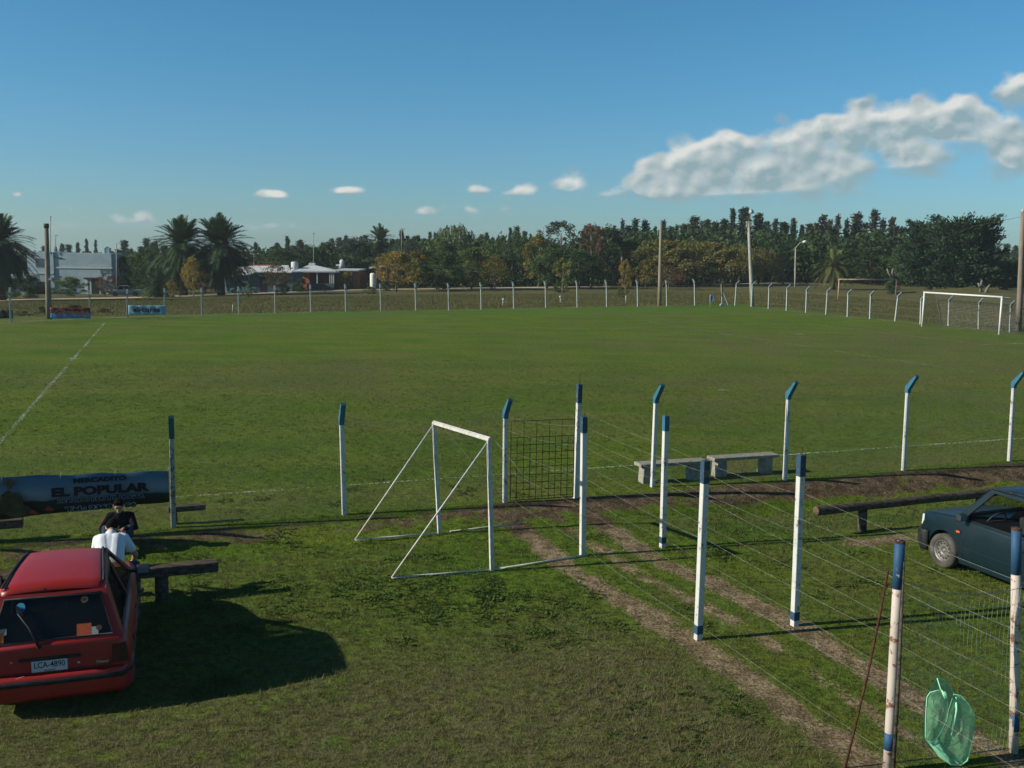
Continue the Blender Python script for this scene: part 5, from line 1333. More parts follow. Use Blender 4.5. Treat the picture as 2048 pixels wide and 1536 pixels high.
def person(label, loc, rz, J, top_m, leg_m, sleeve='short', voxel=.0075, hands=(((0, .3, -1), (0, 1, 0)), ((0, .3, -1), (0, 1, 0))), scale=1.0, stripe=False):
    root = thing('person', label, 'person', loc, rz); root.scale = (scale,) * 3
    V_ = {k: Vector(v) for k, v in J.items()}
    pel, che, nek, hd = V_['pelvis'], V_['chest'], V_['neck'], V_['head']
    hdir = (hd - nek).normalized(); fwd = Vector(J.get('look', (0, 1, -.1))).normalized(); upv = Vector(J.get('headup', tuple(hdir))).normalized(); fwd = (fwd - upv * fwd.dot(upv)).normalized(); rt = fwd.cross(upv)
    body = [(pel, che, .105, .115), (che, nek, .09, .05), (nek, hd, .052, .05), ('e', tuple(hd + upv * .015), .098, (.82, .95, 1.12))]
    # face: jaw, nose, brow, ears
    body += [(hd - upv * .055 + fwd * .02, hd - upv * .085 + fwd * .055, .050, .030), (hd + fwd * .085 + upv * .01, hd + fwd * .108 - upv * .022, .010, .015), (hd + fwd * .078 + upv * .035 - rt * .035, hd + fwd * .078 + upv * .035 + rt * .035, .016, .016),
             (hd + fwd * .085 - upv * .050 - rt * .018, hd + fwd * .085 - upv * .050 + rt * .018, .011, .011)]
    for s_ in (-1, 1): body += [(hd + rt * s_ * .082 - upv * .02, hd + rt * s_ * .086 + upv * .02 - fwd * .008, .012, .015)]
    shirt = [(pel + Vector((-.06, 0, .02)), che + Vector((-.085, 0, 0)), .125, .125), (pel + Vector((.06, 0, .02)), che + Vector((.085, 0, 0)), .125, .125), (pel, che, .12, .12), (che, nek - (nek - che) * .25, .12, .085), (V_['sh_l'].lerp(nek, .15), V_['sh_r'].lerp(nek, .15), .07, .07)]
    legs = [(pel + Vector((-.05, 0, -.02)), pel + Vector((.05, 0, -.02)), .13, .13)]
    shoes = []; st = []
    for k, s_ in (('l', -1), ('r', 1)):
        sh, el, wr = V_['sh_' + k], V_['el_' + k], V_['wr_' + k]; hp, kn, an, toe = V_['hip_' + k], V_['kn_' + k], V_['an_' + k], V_['toe_' + k]
        body += [(che, sh, .08, .055), (sh, el, .050, .040), (el, el.lerp(wr, .35), .040, .040), (el.lerp(wr, .35), wr, .040, .026)]
        hn_ = hands[0 if k == 'l' else 1]; body += hand(wr, hn_[0], hn_[1], s_, hn_[2] if len(hn_) > 2 else .5)
        body += [(pel, hp, .10, .09), (hp, kn, .085, .055), (kn, kn.lerp(an, .3), .055, .055), (kn.lerp(an, .3), an, .055, .036), (an, toe, .036, .026)]
        if sleeve == 'short': shirt += [(che, sh, .10, .072), (sh, sh.lerp(el, .62), .070, .066)]
        else: shirt += [(che, sh, .10, .075), (sh, el, .072, .058), (el, el.lerp(wr, .86), .058, .044)]
        if stripe: st += [(sh + (sh - che).normalized() * .055 , el + (sh - che).normalized() * .045, .022, .020), (el + (el - sh).normalized() * .03, el.lerp(wr, .5) + (sh - che).normalized() * .03, .02, .02)]
        legs += [(pel, hp, .115, .105), (hp, kn, .100, .072), (kn, kn.lerp(an, .35), .072, .066), (kn.lerp(an, .35), an.lerp(kn, .06), .066, .056)]
        shoes += [(an + Vector((0, 0, -.03)), toe, .042, .036), (an + Vector((0, 0, -.03)) - (toe - an).normalized() * .03, an + Vector((0, 0, -.03)), .040, .042)]
    o = flesh('body', body, skin_m, root, voxel * .85, 3); flesh('shirt' if sleeve == 'short' else 'jacket', shirt, top_m, root, voxel * 1.3, 6); flesh('trousers', legs, leg_m, root, voxel * 1.3, 6); flesh('shoes', shoes, shoe_m, root, voxel * 1.2, 3)
    flesh('hair', [('e', tuple(hd + upv * .035 - fwd * .018), .108, (.84, .94, 1.02)), ('e', tuple(hd - fwd * .055 - upv * .01), .080, (1.0, .7, 1.0)), (hd + upv * .10 + fwd * .05 - rt * .03, hd + upv * .10 + fwd * .05 + rt * .03, .03, .03)], hair_m, root, voxel, 2)
    s = MB()
    for s_ in (-1, 1): s.ball(tuple(hd + fwd * .089 + upv * .012 + rt * s_ * .033), .011, 5)
    s.build('eyes', face_m, root)
    for k_ in range(0, len(st), 2): flesh('sleeve_stripe', st[k_:k_ + 2], stripe_m, root, .010, 3)
    return root

def seated():
    # white shirt, bent forward over the knees, seen from behind
    c = seat_A - UDIR * ((seat_A - atz(222, 1118, .5)).dot(UDIR)) ; c = Vector((c.x, c.y, 0))
    J = dict(pelvis=(0, .0, .56), chest=(-.03, .33, .88), neck=(-.03, .48, .97), head=(-.03, .61, 1.01), look=(0, .6, -.8), headup=(0, .9, .35),
             sh_l=(-.20, .36, .91), sh_r=(.16, .38, .91), el_l=(-.27, .42, .60), el_r=(.30, .42, .64), wr_l=(-.16, .60, .48), wr_r=(.24, .62, .50),
             hip_l=(-.10, .02, .54), hip_r=(.11, .02, .54), kn_l=(-.24, .42, .50), kn_r=(.30, .36, .50), an_l=(-.22, .44, .09), an_r=(.30, .42, .09), toe_l=(-.24, .62, .035), toe_r=(.35, .60, .035))
    person('person in a white T-shirt and jeans bent forward on the log rail, seen from behind', (c.x, c.y, Tz(c.x, c.y + .5)), PHI - R(6), J, shirt_m, jeans_m, 'short', .0075, (((.3, .8, -.5), (0, 0, -1)), ((-.2, .8, -.5), (0, 0, -1))))
    # dark jacket, sitting low on the bank facing the stand
    g_ = at(232, 1078); h_ = along(231, 1014, g_.y + .28)
    J = dict(pelvis=(0, 0, .16), chest=(0, .12, .50), neck=(0, .20, .64), head=(.0, .26, .78), look=(-.1, 1, -.25),
             sh_l=(-.19, .14, .56), sh_r=(.19, .14, .56), el_l=(-.30, .30, .36), el_r=(.32, .30, .36), wr_l=(-.13, .50, .40), wr_r=(.22, .50, .28),
             hip_l=(-.10, .02, .15), hip_r=(.10, .02, .15), kn_l=(-.22, .40, .38), kn_r=(.22, .40, .38), an_l=(-.16, .62, .08), an_r=(.17, .62, .08), toe_l=(-.2, .80, .035), toe_r=(.2, .80, .035))
    sc = .89
    hz = h_.z
    sc = .89; y_ = 15.0
    while along(231, 1014, y_).z > Tz(-6.3, y_ + .25) + .78 * sc: y_ += .02
    h_ = along(231, 1014, y_); b_ = Vector((h_.x + .02, h_.y + .26 * sc, 0)); b_.z = Tz(b_.x, b_.y)
    person('person in black jacket with red sleeve stripes sitting on the bank below the sign', tuple(b_), math.pi + PHI * .4, J, jacket_m, jeans_m, 'long', .0075, (((.3, .3, -.6), (0, 1, 0)), ((0, .3, -1), (0, 1, 0))), sc, True)
seated()
# the two walkers on the road
for lb, px, ph in (('left of two small figures in white shirts walking on the far road', 983.5, .6), ('right of two small figures in white shirts walking on the far road', 987.8, -.6)):
    c = far(px, 141.5)
    J = dict(pelvis=(0, 0, .95), chest=(0, .01, 1.28), neck=(0, .0, 1.46), head=(0, .02, 1.62), sh_l=(-.19, 0, 1.40), sh_r=(.19, 0, 1.40), el_l=(-.24, -.06 * ph, 1.12), el_r=(.24, .06 * ph, 1.12), wr_l=(-.22, .1, .88), wr_r=(.22, .14, .88),
             hip_l=(-.1, 0, .92), hip_r=(.1, 0, .92), kn_l=(-.11, .16 * ph, .50), kn_r=(.11, -.10 * ph, .50), an_l=(-.11, .14 * ph, .09), an_r=(.11, -.30 * ph, .12), toe_l=(-.12, .14 * ph + .17, .04), toe_r=(.12, -.30 * ph + .17, .06))
    person(lb, tuple(c), R(-70), J, pmat('white_top', (.82, .80, .76), rough=.8), jeans_m, 'short', .02, scale=1.05)
# ------------------------------------------------------------------ houses
plaster_w = pmat('white_plaster', (.33, .41, .43), (.28, .36, .38), scale=.9, rough=.9, spec=.1)
plaster_g = pmat('grey_plaster', (.24, .28, .30), (.20, .23, .25), scale=1.2, rough=.9, spec=.1)
trim_m = pmat('pale_trim', (.46, .50, .50), rough=.8)
dark_open = pmat('dark_opening', (.012, .014, .016), (.02, .022, .024), scale=2, rough=.4)
pane_m = pmat('window_pane', (.07, .10, .12), (.05, .07, .09), scale=1.5, rough=.15, spec=.5)
roof_w = pmat('white_sheet_roof', (.56, .58, .57), (.47, .50, .50), scale=1.5, rough=.6)
brick_m = pmat('red_brick', (.46, .155, .085), (.36, .11, .06), scale=6, rough=.9, spec=.1)
brick_d = pmat('brown_wall', (.22, .09, .055), (.17, .07, .045), scale=4, rough=.9)
teal_wall = pmat('teal_wall', (.07, .12, .13), (.05, .09, .10), scale=2, rough=.9)
tile_red = pmat('ridge_tiles', (.20, .05, .035), rough=.9)

class House:
    """parts are placed from pixel boxes on upright planes parallel to the view of the street at depth Y"""
    def __init__(self, name, label, px, py, Y, cat='house'):
        self.Y = Y; p = far(px, Y); self.root = thing(name, label, cat, tuple(p)); self.off = -Vector(p)
    def pt(self, x, y, dy=0.0): return along(x, y, self.Y + dy)
    def box(self, name, m, x0, x1, yt, yb, d0, depth, parent=None, base=False):
        a, b = self.pt(x0, yb, d0), self.pt(x1, yt, d0); z0 = min(a.z, Tz(a.x, a.y) - .2) if base else a.z
        s = MB(); s.box(((a.x + b.x) / 2, self.Y + d0 + depth / 2, (z0 + b.z) / 2), (abs(b.x - a.x), depth, b.z - z0))
        return s.build(name, m, parent or self.root, self.off if parent is None else None)
    def mesh(self, name, m, mb, parent=None): return mb.build(name, m, parent or self.root, self.off if parent is None else None)

def window(h, x0, x1, yt, yb, d, name='window'):
    f = h.box(name, trim_m, x0 - .8, x1 + .8, yt - .8, yb + .8, d - .06, .05)
    return h.box('pane', pane_m, x0, x1, yt, yb, d - .09, .03, f)

def white_house():
    h = House('white_house', 'white two-storey flat-roofed house behind the wooden pole at far left', 140, 592, 131)
    w1 = h.box('wall', plaster_w, 58, 106, 504, 594, 0, 5, base=True)
    h.box('wall', plaster_w, 105.5, 222, 507, 594, .15, 4, base=True)
    h.box('chimney', plaster_w, 209, 218, 496, 507.2, 1.5, .7)
    h.box('string_course', trim_m, 57.5, 106.2, 545.5, 547, -.10, .2)
    h.box('string_course', trim_m, 105.8, 224.5, 535.2, 536.2, .07, .2)
    window(h, 71, 91, 517, 533, 0)
    window(h, 133, 153, 557.5, 574, .15)
    h.box('garage_opening', dark_open, 60, 96, 563.5, 593, -.05, .1)
    d = h.box('door', dark_open, 182, 199, 559, 588.5, .09, .1); h.box('door_frame', trim_m, 180.5, 182, 557.5, 589, .04, .14); h.box('door_frame', trim_m, 199, 200.5, 557.5, 589, .04, .14)
    h.box('pilaster', trim_m, 171, 175, 557, 589, .0, .2)
    s = MB()
    for i in range(13):
        x = 168 + i * 2.6; s.beam(h.pt(x, 556.5, -.9), h.pt(x, 555.5, .9), .09, .16)
    s.beam(h.pt(167, 557.6, -.7), h.pt(201, 557.2, -.7), .12, .12); h.mesh('pergola', pmat('pergola_wood', (.30, .22, .17), (.20, .14, .11), scale=3), s)
    s = MB()
    for y in (530, 535): s.beam(h.pt(178, y, -.2), h.pt(217, y, -.2), .07, .07)
    for x in (178, 191, 204, 217): s.beam(h.pt(x, 530, -.2), h.pt(x, 536, -.2), .07, .07)
    h.mesh('balcony_rail', trim_m, s)
    s = MB(); s.tube([h.pt(108, 512, .1), h.pt(112, 515.5, .08), h.pt(124, 516, .08)], .05, 5); h.mesh('roof_cable', dark_open, s)
    s = MB(); s.box(h.pt(101, 557, -.2), (.5, .3, .35)); h.mesh('wall_lamp', roof_w, s)
    s = MB(); s.beam(h.pt(106.5, 545, .3), h.pt(104.5, 508, .3), .12); h.mesh('downpipe', plaster_g, s)
white_house()
def low_house():
    h = House('low_house', 'low pale flat house with thin white roof edge at the far left border', 20, 592, 128)
    h.box('wall', plaster_g, -60, 55, 555, 594, 0, 2.2, base=True)
    h.box('roof', roof_w, -62, 57, 550.5, 555, -.8, 3.0)
    window(h, 22, 40, 564, 578, 0)
    s = MB(); s.beam(h.pt(48, 590, -.3), h.pt(48, 540, -.3), .15); h.mesh('chimney', trim_m, s)
low_house()
def white_roof_house():
    h = House('white_roof_house', 'house with bright white sheet roof partly hidden by the twin palms', 520, 586, 138)
    h.box('wall', teal_wall, 455, 584, 546, 588, 0, 7, base=True)
    h.box('side_wall', plaster_w, 440, 455.4, 541, 588, 1.5, 5, base=True)
    s = MB(); a = [h.pt(453, 553.5, -.7), h.pt(507, 547, -.7), h.pt(504, 531, 3.2), h.pt(457, 536, 3.2)]; s.prism(a, (0, 0, -.12)); h.mesh('roof', roof_w, s)
    s = MB(); a = [h.pt(507.5, 543, -.7), h.pt(583, 544, -.7), h.pt(577, 530.5, 3.2), h.pt(504.5, 531, 3.2)]; s.prism(a, (0, 0, -.12)); h.mesh('roof', roof_w, s)
    s = MB(); s.beam(h.pt(500, 530.2, 3.2), h.pt(545, 529.8, 3.2), .25, .18); h.mesh('ridge_cap', tile_red, s)
    s = MB(); s.beam(h.pt(453, 553, -.75), h.pt(461, 536.5, 3.2), .35, .15); h.mesh('gable_trim', roof_w, s)
    window(h, 473, 497, 553, 567, 0); h.box('door', dark_open, 520, 531, 553, 586, -.06, .1)
    s = MB()
    for x in (475, 480, 485, 490, 495): s.beam(h.pt(x, 553, -.15), h.pt(x, 567, -.15), .05)
    h.mesh('window_bars', trim_m, s)
white_roof_house()
def brick_house():
    h = House('brick_house', 'red brick house with white hip roof and veranda posts left of the shed', 655, 577, 147)
    h.box('wall', brick_m, 597, 612, 542, 577, 0, 7, base=True)
    h.box('wall', brick_d, 611.5, 680, 545, 577, 2.2, 6, base=True)
    h.box('wall', brick_m, 608, 618.5, 543, 578, -.3, .4, base=True)
    h.box('wall', brick_d, 677, 718, 541.5, 577, 1.0, 7, base=True)
    h.box('panel', pmat('orange_panel', (.55, .16, .09), rough=.8), 698.5, 702, 543.5, 560, .9, .12)
    h.box('panel', trim_m, 702, 704, 543.5, 560, .92, .1)
    ap0, ap1 = h.pt(619, 529, 4), h.pt(630, 530, 4)
    E_ = [h.pt(588, 541.5, -.9), h.pt(672, 541.5, -.9), h.pt(680, 541.0, 8), h.pt(600, 541.0, 8)]
    s = MB(); s.add(E_ + [ap0, ap1], [(0, 1, 5, 4), (1, 2, 5), (2, 3, 4, 5), (3, 0, 4)]); s.prism(E_, (0, 0, -.22)); h.mesh('roof', roof_w, s)
    s = MB(); s.box(h.pt(624.5, 529.2, 4), (.9, .9, .45)); h.mesh('roof_vent', roof_w, s)
    h.box('flat_roof', trim_m, 670, 717, 539.6, 541.6, .3, 8)
    for x in (634, 659.5, 663.5, 667): h.box('veranda_post', trim_m, x - .9, x + .9, 543, 567, -.7, .2)
    h.box('veranda_beam', trim_m, 600, 678, 541.6, 544.4, -.75, .25)
    h.box('window', pane_m, 676, 685, 545, 560, .95, .08)
    s = MB(); c = h.pt(589.5, 535, 1.0); s.lathe([(0, .85), (.35, .85), (.52, .75), (.54, -.2), (.54, -.85), (0, -.85)], Matrix.Translation(c), 18); h.mesh('water_tank', roof_w, s)
    h.box('tank_base', trim_m, 584, 596, 540.5, 544, .4, 1.4)
    for x0, x1, y0 in ((614, 668, 567.5),): h.box('garden_wall', teal_wall, x0, x1, y0, 580, -3.0, .2, base=True)
brick_house()
def shed():
    h = House('shed', 'small shed with slanting white roof slab left of the golden tree', 755, 576, 148, 'shed')
    h.box('wall', brick_d, 752, 800, 537, 577, .6, 4, base=True)
    s = MB(); s.prism([h.pt(738, 537.4, -.6), h.pt(773, 533.0, -.6), h.pt(800, 532.6, 4), h.pt(745, 536.0, 4)], (0, 0, .25)); h.mesh('roof', roof_w, s)
    s = MB(); c = h.pt(746, 572, -.4); top = h.pt(746, 546, -.4)
    hh = top.z - c.z; s.lathe([(.44, -.4), (.44, hh * .86), (.38, hh * .96), (.2, hh), (0, hh)], Matrix.Translation(c), 18)
    h.mesh('water_tank', flakemat('tank_paint', (.72, .70, .62), (.22, .20, .16), .60, 3), s)
    for x in (753.5, 773): h.box('post', trim_m, x - .5, x + .5, 535, 577, -.2, .15)
shed()
h = House('roof_tank', 'white roof tank and ledge showing between trees right of the brick house', 683, 530, 157, 'water tank')
s = MB(); c = h.pt(684, 528, 0); s.lathe([(0, .7), (.25, .65), (.42, .3), (.45, -.6), (0, -.6)], Matrix.Translation(c), 14); h.mesh('tank', roof_w, s)
h.box('ledge', roof_w, 672, 687, 529, 532, .3, 1.5); h.box('support_wall', plaster_g, 676, 690, 531.8, 580, .6, 1.2, base=True)
def willow_house():
    h = House('shaded_house', 'low shaded house with pale columns behind the olive willows', 1440, 570, 168)
    h.box('wall', pmat('shaded_wall', (.10, .12, .13), (.08, .09, .10), scale=1), 1360, 1500, 541, 572, 1.5, 7, base=True)
    for x, w_ in ((1446, 3.2), (1461.5, 1.4), (1438.5, 1.0)): h.box('column', pmat('grey_blue_column', (.24, .34, .36), rough=.8), x - w_, x + w_, 543, 570, 0, .3, base=True)
    h.box('roof', pmat('pale_roof_edge', (.42, .44, .42), rough=.9), 1372, 1480, 537.5, 541, -.5, 9)
    h.box('garden_wall', pmat('blue_grey_wall', (.10, .13, .16), rough=.9), 1338, 1373, 558.5, 572, -6, .25, base=True)
    h.box('window', pane_m, 1400, 1412, 548, 560, 1.4, .1)
willow_house()

# ------------------------------------------------------------------ trees
bark_m = pmat('bark', (.085, .070, .055), (.15, .125, .10), scale=3, rough=.95, spec=.05, bump=.6)
bark_pale = pmat('pale_bark', (.16, .145, .115), (.22, .20, .16), scale=3, rough=.95, spec=.05)
palm_bark = pmat('palm_bark', (.05, .042, .032), (.085, .07, .05), scale=2, rough=.95, spec=.05, bump=.8, stretch=(1, 1, 5))

def quads(C, A, L, Wd, tone=None):
    n = len(C); A = A / np.maximum(np.linalg.norm(A, axis=1), 1e-6)[:, None]
    B = np.cross(A, rng.normal(size=(n, 3))); B /= np.maximum(np.linalg.norm(B, axis=1), 1e-6)[:, None]
    V = np.empty((n, 4, 3), np.float32); L = L[:, None] / 2; W_ = Wd[:, None] / 2
    V[:, 0] = C - A * L; V[:, 1] = C + B * W_; V[:, 2] = C + A * L; V[:, 3] = C - B * W_
    return V.reshape(-1, 3), np.arange(4 * n).reshape(n, 4), np.repeat(rng.random(n) if tone is None else tone, 4)

def leaf_mesh(name, C, A, L, Wd, m, tone=None):
    V, F, t_ = quads(C, A, L, Wd, tone); return np_mesh(name, V, F, mats=[m], attr={'tone': t_})

def trunk_mesh(h, r, limbs, m, lean=0.0):
    s = MB(); k = 6; s.tube([(lean * (i / k) ** 2, .02 * math.sin(i), h * i / k) for i in range(k + 1)], [r * (1.25 if i == 0 else 1 - .55 * i / k) for i in range(k + 1)], 8)
    for a, z0, l, up in limbs:
        p0 = Vector((lean * (z0 / h) ** 2, 0, z0)); d = Vector((math.cos(a), math.sin(a), up)).normalized()
        s.tube([p0, p0 + d * l * .5 + Vector((0, 0, .02)), p0 + d * l + Vector((0, 0, l * .15))], [r * .5, r * .32, r * .1], 6)
    return s.mesh('trunk', m)

# unit prototypes: height 1, width about 1 (scaled per tree)
def conifer_proto(k, slim, ragged, m, n_br=150):
    """height 1; feathery columns of up-swept boughs with a ragged outline and bare gaps"""
    C, A, L_, T_ = [], [], [], []
    lobes = [(rng.uniform(0, 6.28), rng.uniform(.2, .9), rng.uniform(.5, 1)) for _ in range(5)]
    for i in range(n_br):
        z = .06 + .92 * (i / n_br) ** .9; a = rng.uniform(0, 6.28)
        prof = (1 - z) ** .82 * (1 + .35 * math.sin(a * 2 + k) * (1 - z)) * (.75 if z < .15 else 1)
        prof *= 1 - .45 * ragged * (math.sin(z * 23 + k * 2) > .35)
        l = slim * prof * rng.uniform(.45, 1.12) + .012
        up = rng.uniform(.15, .9) + .5 * z
        d = np.array([math.cos(a), math.sin(a), up]); d /= np.linalg.norm(d)
        q = int(10 + 60 * l / slim); f = rng.uniform(.25, 1.0, q) ** .7
        p = np.array([0, 0, z - l * .35]) + f[:, None] * d * l + rng.normal(0, .012 + .012 * (1 - f[:, None]), (q, 3))
        C.append(p); A.append(d + rng.normal(0, .35, (q, 3))); L_.append(rng.uniform(.022, .05, q)); T_.append(np.clip(rng.uniform(0, .6, q) + .35 * rng.random(), 0, 1))
    C, A, L_, T_ = map(np.concatenate, (C, A, L_, T_))
    return leaf_mesh('crown', C, A, L_, L_ * rng.uniform(.28, .5, len(L_)), m, T_)

def broad_proto(k, m, blobs=26, per=90, flat=.75, size=.045, spread=.13, droop=0.0, low=.12, hollow=.35):
    """height 1, half-width about .5: leaf clumps set over an uneven crown, gaps between the clumps"""
    C, A, L_, T_ = [], [], [], []
    blobs = int(blobs * 2.0)
    for i in range(blobs):
        a = rng.uniform(0, 6.28); z = low + (1 - low) * rng.uniform(0, 1) ** .8; zz = (z - low) / (1 - low)
        r = .46 * (math.sin(math.pi * min(.08 + zz * .92, 1)) ** .55) * rng.uniform(hollow, 1.05) * (1 + .22 * math.sin(a * 3 + k * 1.7))
        c = np.array([r * math.cos(a), r * math.sin(a), z * .94]); q = int(per * rng.uniform(.5, 1.4)); s_ = spread * rng.uniform(.6, 1.25)
        d = rng.normal(size=(q, 3)); d /= np.linalg.norm(d, axis=1)[:, None]; rad = rng.random(q) ** .5 * s_
        p = c + d * rad[:, None] * np.array([1, 1, flat])
        if droop: p[:, 2] -= droop * rng.random(q) ** 1.5 * (.4 + r)
        C.append(p); A.append(rng.normal(size=(q, 3)) * np.array([1, 1, .7]) - np.array([0, 0, droop * 8])); L_.append(rng.uniform(.6, 1.2, q) * size); T_.append(np.clip(rng.normal(.5 + .22 * rng.normal(), .2, q), 0, 1))
    C, A, L_, T_ = map(np.concatenate, (C, A, L_, T_)); k_ = C[:, 2] > .02; C, A, L_, T_ = C[k_], A[k_], L_[k_], T_[k_]
    return leaf_mesh('crown', C, A, L_, L_ * rng.uniform(.45, .7, len(L_)), m, T_)

def willow_proto(k, m, strands_=240):
    C, A, L_, T_ = [], [], [], []
    for i in range(strands_):
        a = rng.uniform(0, 6.28); rr = .5 * rng.random() ** .5; top = .97 - .45 * (rr / .5) ** 2 + rng.normal(0, .035) + .10 * math.sin(a * 3 + k) * rr * 2
        ln = rng.uniform(.16, .5) * (.6 + rr); q = int(14 + 46 * ln); f = np.sort(rng.random(q))
        x = (rr + .05 * np.sqrt(f)) * math.cos(a) + rng.normal(0, .010, q); y = (rr + .05 * np.sqrt(f)) * math.sin(a) + rng.normal(0, .010, q)
        C.append(np.stack([x, y, np.maximum(top - ln * f, .05)], 1)); A.append(np.array([0, 0, -1.0]) + rng.normal(0, .3, (q, 3))); L_.append(rng.uniform(.03, .06, q)); T_.append(np.clip(rng.normal(.5 + .2 * rng.normal(), .18, q), 0, 1))
    C, A, L_, T_ = map(np.concatenate, (C, A, L_, T_))
    return leaf_mesh('crown', C, A, L_, L_ * rng.uniform(.25, .4, len(L_)), m, T_)

def palm_proto(k, m, fronds=70, droop=1.0, n_leaf=34, old=True):
    """crown of arching pinnate fronds, radius about 1, centre at the origin"""
    Vs, Fs, Ts = [], [], []; b = 0
    for i in range(fronds):
        f = i / fronds; el = R(86) - R(150) * f ** .9 * (1 if old else .8); a = i * 2.39996 + rng.normal(0, .15); L = rng.uniform(.85, 1.08) * (.9 if f < .12 else 1)
        d0 = np.array([math.cos(a) * math.cos(el), math.sin(a) * math.cos(el), math.sin(el)]); bend = droop * rng.uniform(.30, .55) * (.15 + .85 * max(math.cos(el), 0))
        t = np.linspace(.06, 1, n_leaf); P = d0 * (t * L)[:, None]; P[:, 2] -= bend * (t ** 2.2) * L
        Tn = np.gradient(P, axis=0); Tn /= np.linalg.norm(Tn, axis=1)[:, None]
        side = np.cross(Tn, [0, 0, 1.0]); side /= np.maximum(np.linalg.norm(side, axis=1), 1e-3)[:, None]; upn = np.cross(side, Tn)
        tone = np.clip(.55 - .75 * f + rng.normal(0, .10), 0, .8) if rng.random() > .03 or f < .3 else .95
        for sgn in (-1, 1):
            ll = .27 * np.sin(np.pi * (.10 + .86 * t)) ** .6 * L * rng.uniform(.85, 1.1, n_leaf); dd = side * sgn * .62 + Tn * .72 + upn * rng.uniform(.12, .40, n_leaf)[:, None]; dd /= np.linalg.norm(dd, axis=1)[:, None]
            w_ = .022 * L; V = np.empty((n_leaf, 3, 3)); V[:, 0] = P - Tn * w_; V[:, 1] = P + Tn * w_; V[:, 2] = P + dd * ll[:, None]; V[:, 2, 2] -= ll * .22
            Vs.append(V.reshape(-1, 3)); Ts.append(np.full(n_leaf * 3, np.clip(tone + rng.normal(0, .05), 0, 1)))
    V = np.concatenate(Vs); F = np.arange(len(V)).reshape(-1, 3)
    return np_mesh('fronds', V, faces3=F, mats=[m], attr={'tone': np.concatenate(Ts)})

L_con = leafmat('conifer_leaf', (.020, .042, .022), (.082, .125, .062), (.10, .11, .055), rand=.22, trans=.15, hue=.02)
L_conr = leafmat('conifer_leaf_brown', (.030, .038, .022), (.075, .070, .040), (.11, .075, .045), rand=.2, trans=.15)
L_dark = leafmat('dark_leaf', (.020, .046, .014), (.082, .135, .038), rand=.15)
L_mid = leafmat('mid_leaf', (.046, .086, .020), (.145, .19, .048), (.17, .16, .05), rand=.18, hue=.015)
L_olive = leafmat('olive_leaf', (.085, .098, .022), (.215, .195, .050), (.23, .16, .05), rand=.12, hue=.012)
L_grey = leafmat('grey_green_leaf', (.034, .055, .030), (.085, .105, .060), rand=.12)
L_gold = leafmat('golden_leaf', (.16, .125, .028), (.42, .31, .06), (.30, .18, .04), rand=.08, trans=.35)
L_goldg = leafmat('gold_green_leaf', (.075, .085, .020), (.22, .185, .042), (.36, .23, .04), rand=.1, trans=.35)
L_rust = leafmat('rusty_leaf', (.075, .055, .028), (.16, .095, .045), (.24, .10, .05), rand=.1)
L_lime = leafmat('lime_leaf', (.11, .15, .025), (.27, .27, .055), (.33, .28, .07), rand=.1, trans=.35)
L_palm = leafmat('palm_leaf', (.024, .052, .022), (.080, .130, .052), (.24, .20, .09), rand=.05, trans=.2)
L_palmy = leafmat('yellowish_palm_leaf', (.085, .105, .028), (.23, .24, .085), (.26, .20, .09), rand=.05, trans=.3)
L_cyp = leafmat('cypress_leaf', (.018, .042, .022), (.055, .100, .046), rand=.05, trans=.12)

PRO = {
 'con': [conifer_proto(0, .24, 1.0, L_con), conifer_proto(1, .20, 1.2, L_con), conifer_proto(2, .29, .8, L_con), conifer_proto(3, .17, 1.0, L_con), conifer_proto(4, .26, 1.3, L_con)],
 'conr': [conifer_proto(5, .22, 1.3, L_conr, 85), conifer_proto(6, .26, 1.2, L_conr, 85)],
 'dark': [broad_proto(0, L_dark, 34, 95), broad_proto(1, L_dark, 30, 100)],
 'mid': [broad_proto(2, L_mid, 34, 95), broad_proto(3, L_mid, 28, 100), broad_proto(7, L_mid, 22, 80, spread=.10)],
 'olive': [broad_proto(4, L_olive, 36, 95, size=.045), willow_proto(4, L_olive, 300)],
 'grey': [broad_proto(5, L_grey, 36, 100, size=.04, droop=.05), willow_proto(5, L_grey)],
 'willow': [willow_proto(6, L_mid), willow_proto(8, L_dark)],
 'gold': [broad_proto(8, L_gold, 34, 60, size=.05, spread=.12, low=.2), broad_proto(9, L_gold, 24, 60, size=.05, spread=.11, low=.08)],
 'goldg': [broad_proto(10, L_goldg, 26, 75, size=.05, low=.18), broad_proto(11, L_goldg, 22, 70, size=.05, low=.2)],
 'rust': [broad_proto(12, L_rust, 26, 60, size=.045, spread=.08, low=.2), broad_proto(13, L_rust, 24, 55, size=.045, low=.2)],
 'lime': [broad_proto(14, L_lime, 18, 45, size=.055, spread=.09, low=.2)],
 'airy': [broad_proto(15, L_grey, 30, 55, size=.035, spread=.075, low=.25)],
}
TRUNKS = {}
def trunk_for(kind):
    if kind not in TRUNKS:
        if kind in ('con', 'conr'): TRUNKS[kind] = trunk_mesh(.93, .016, [], bark_m)
        else:
            lm = [(rng.uniform(0, 6.28), rng.uniform(.16, .4), rng.uniform(.25, .45), rng.uniform(.5, 1.2)) for _ in range(7)]
            TRUNKS[kind] = trunk_mesh(.78, .022, lm, bark_pale if kind in ('gold', 'goldg', 'lime', 'rust', 'airy') else bark_m, .03)
    return TRUNKS[kind]

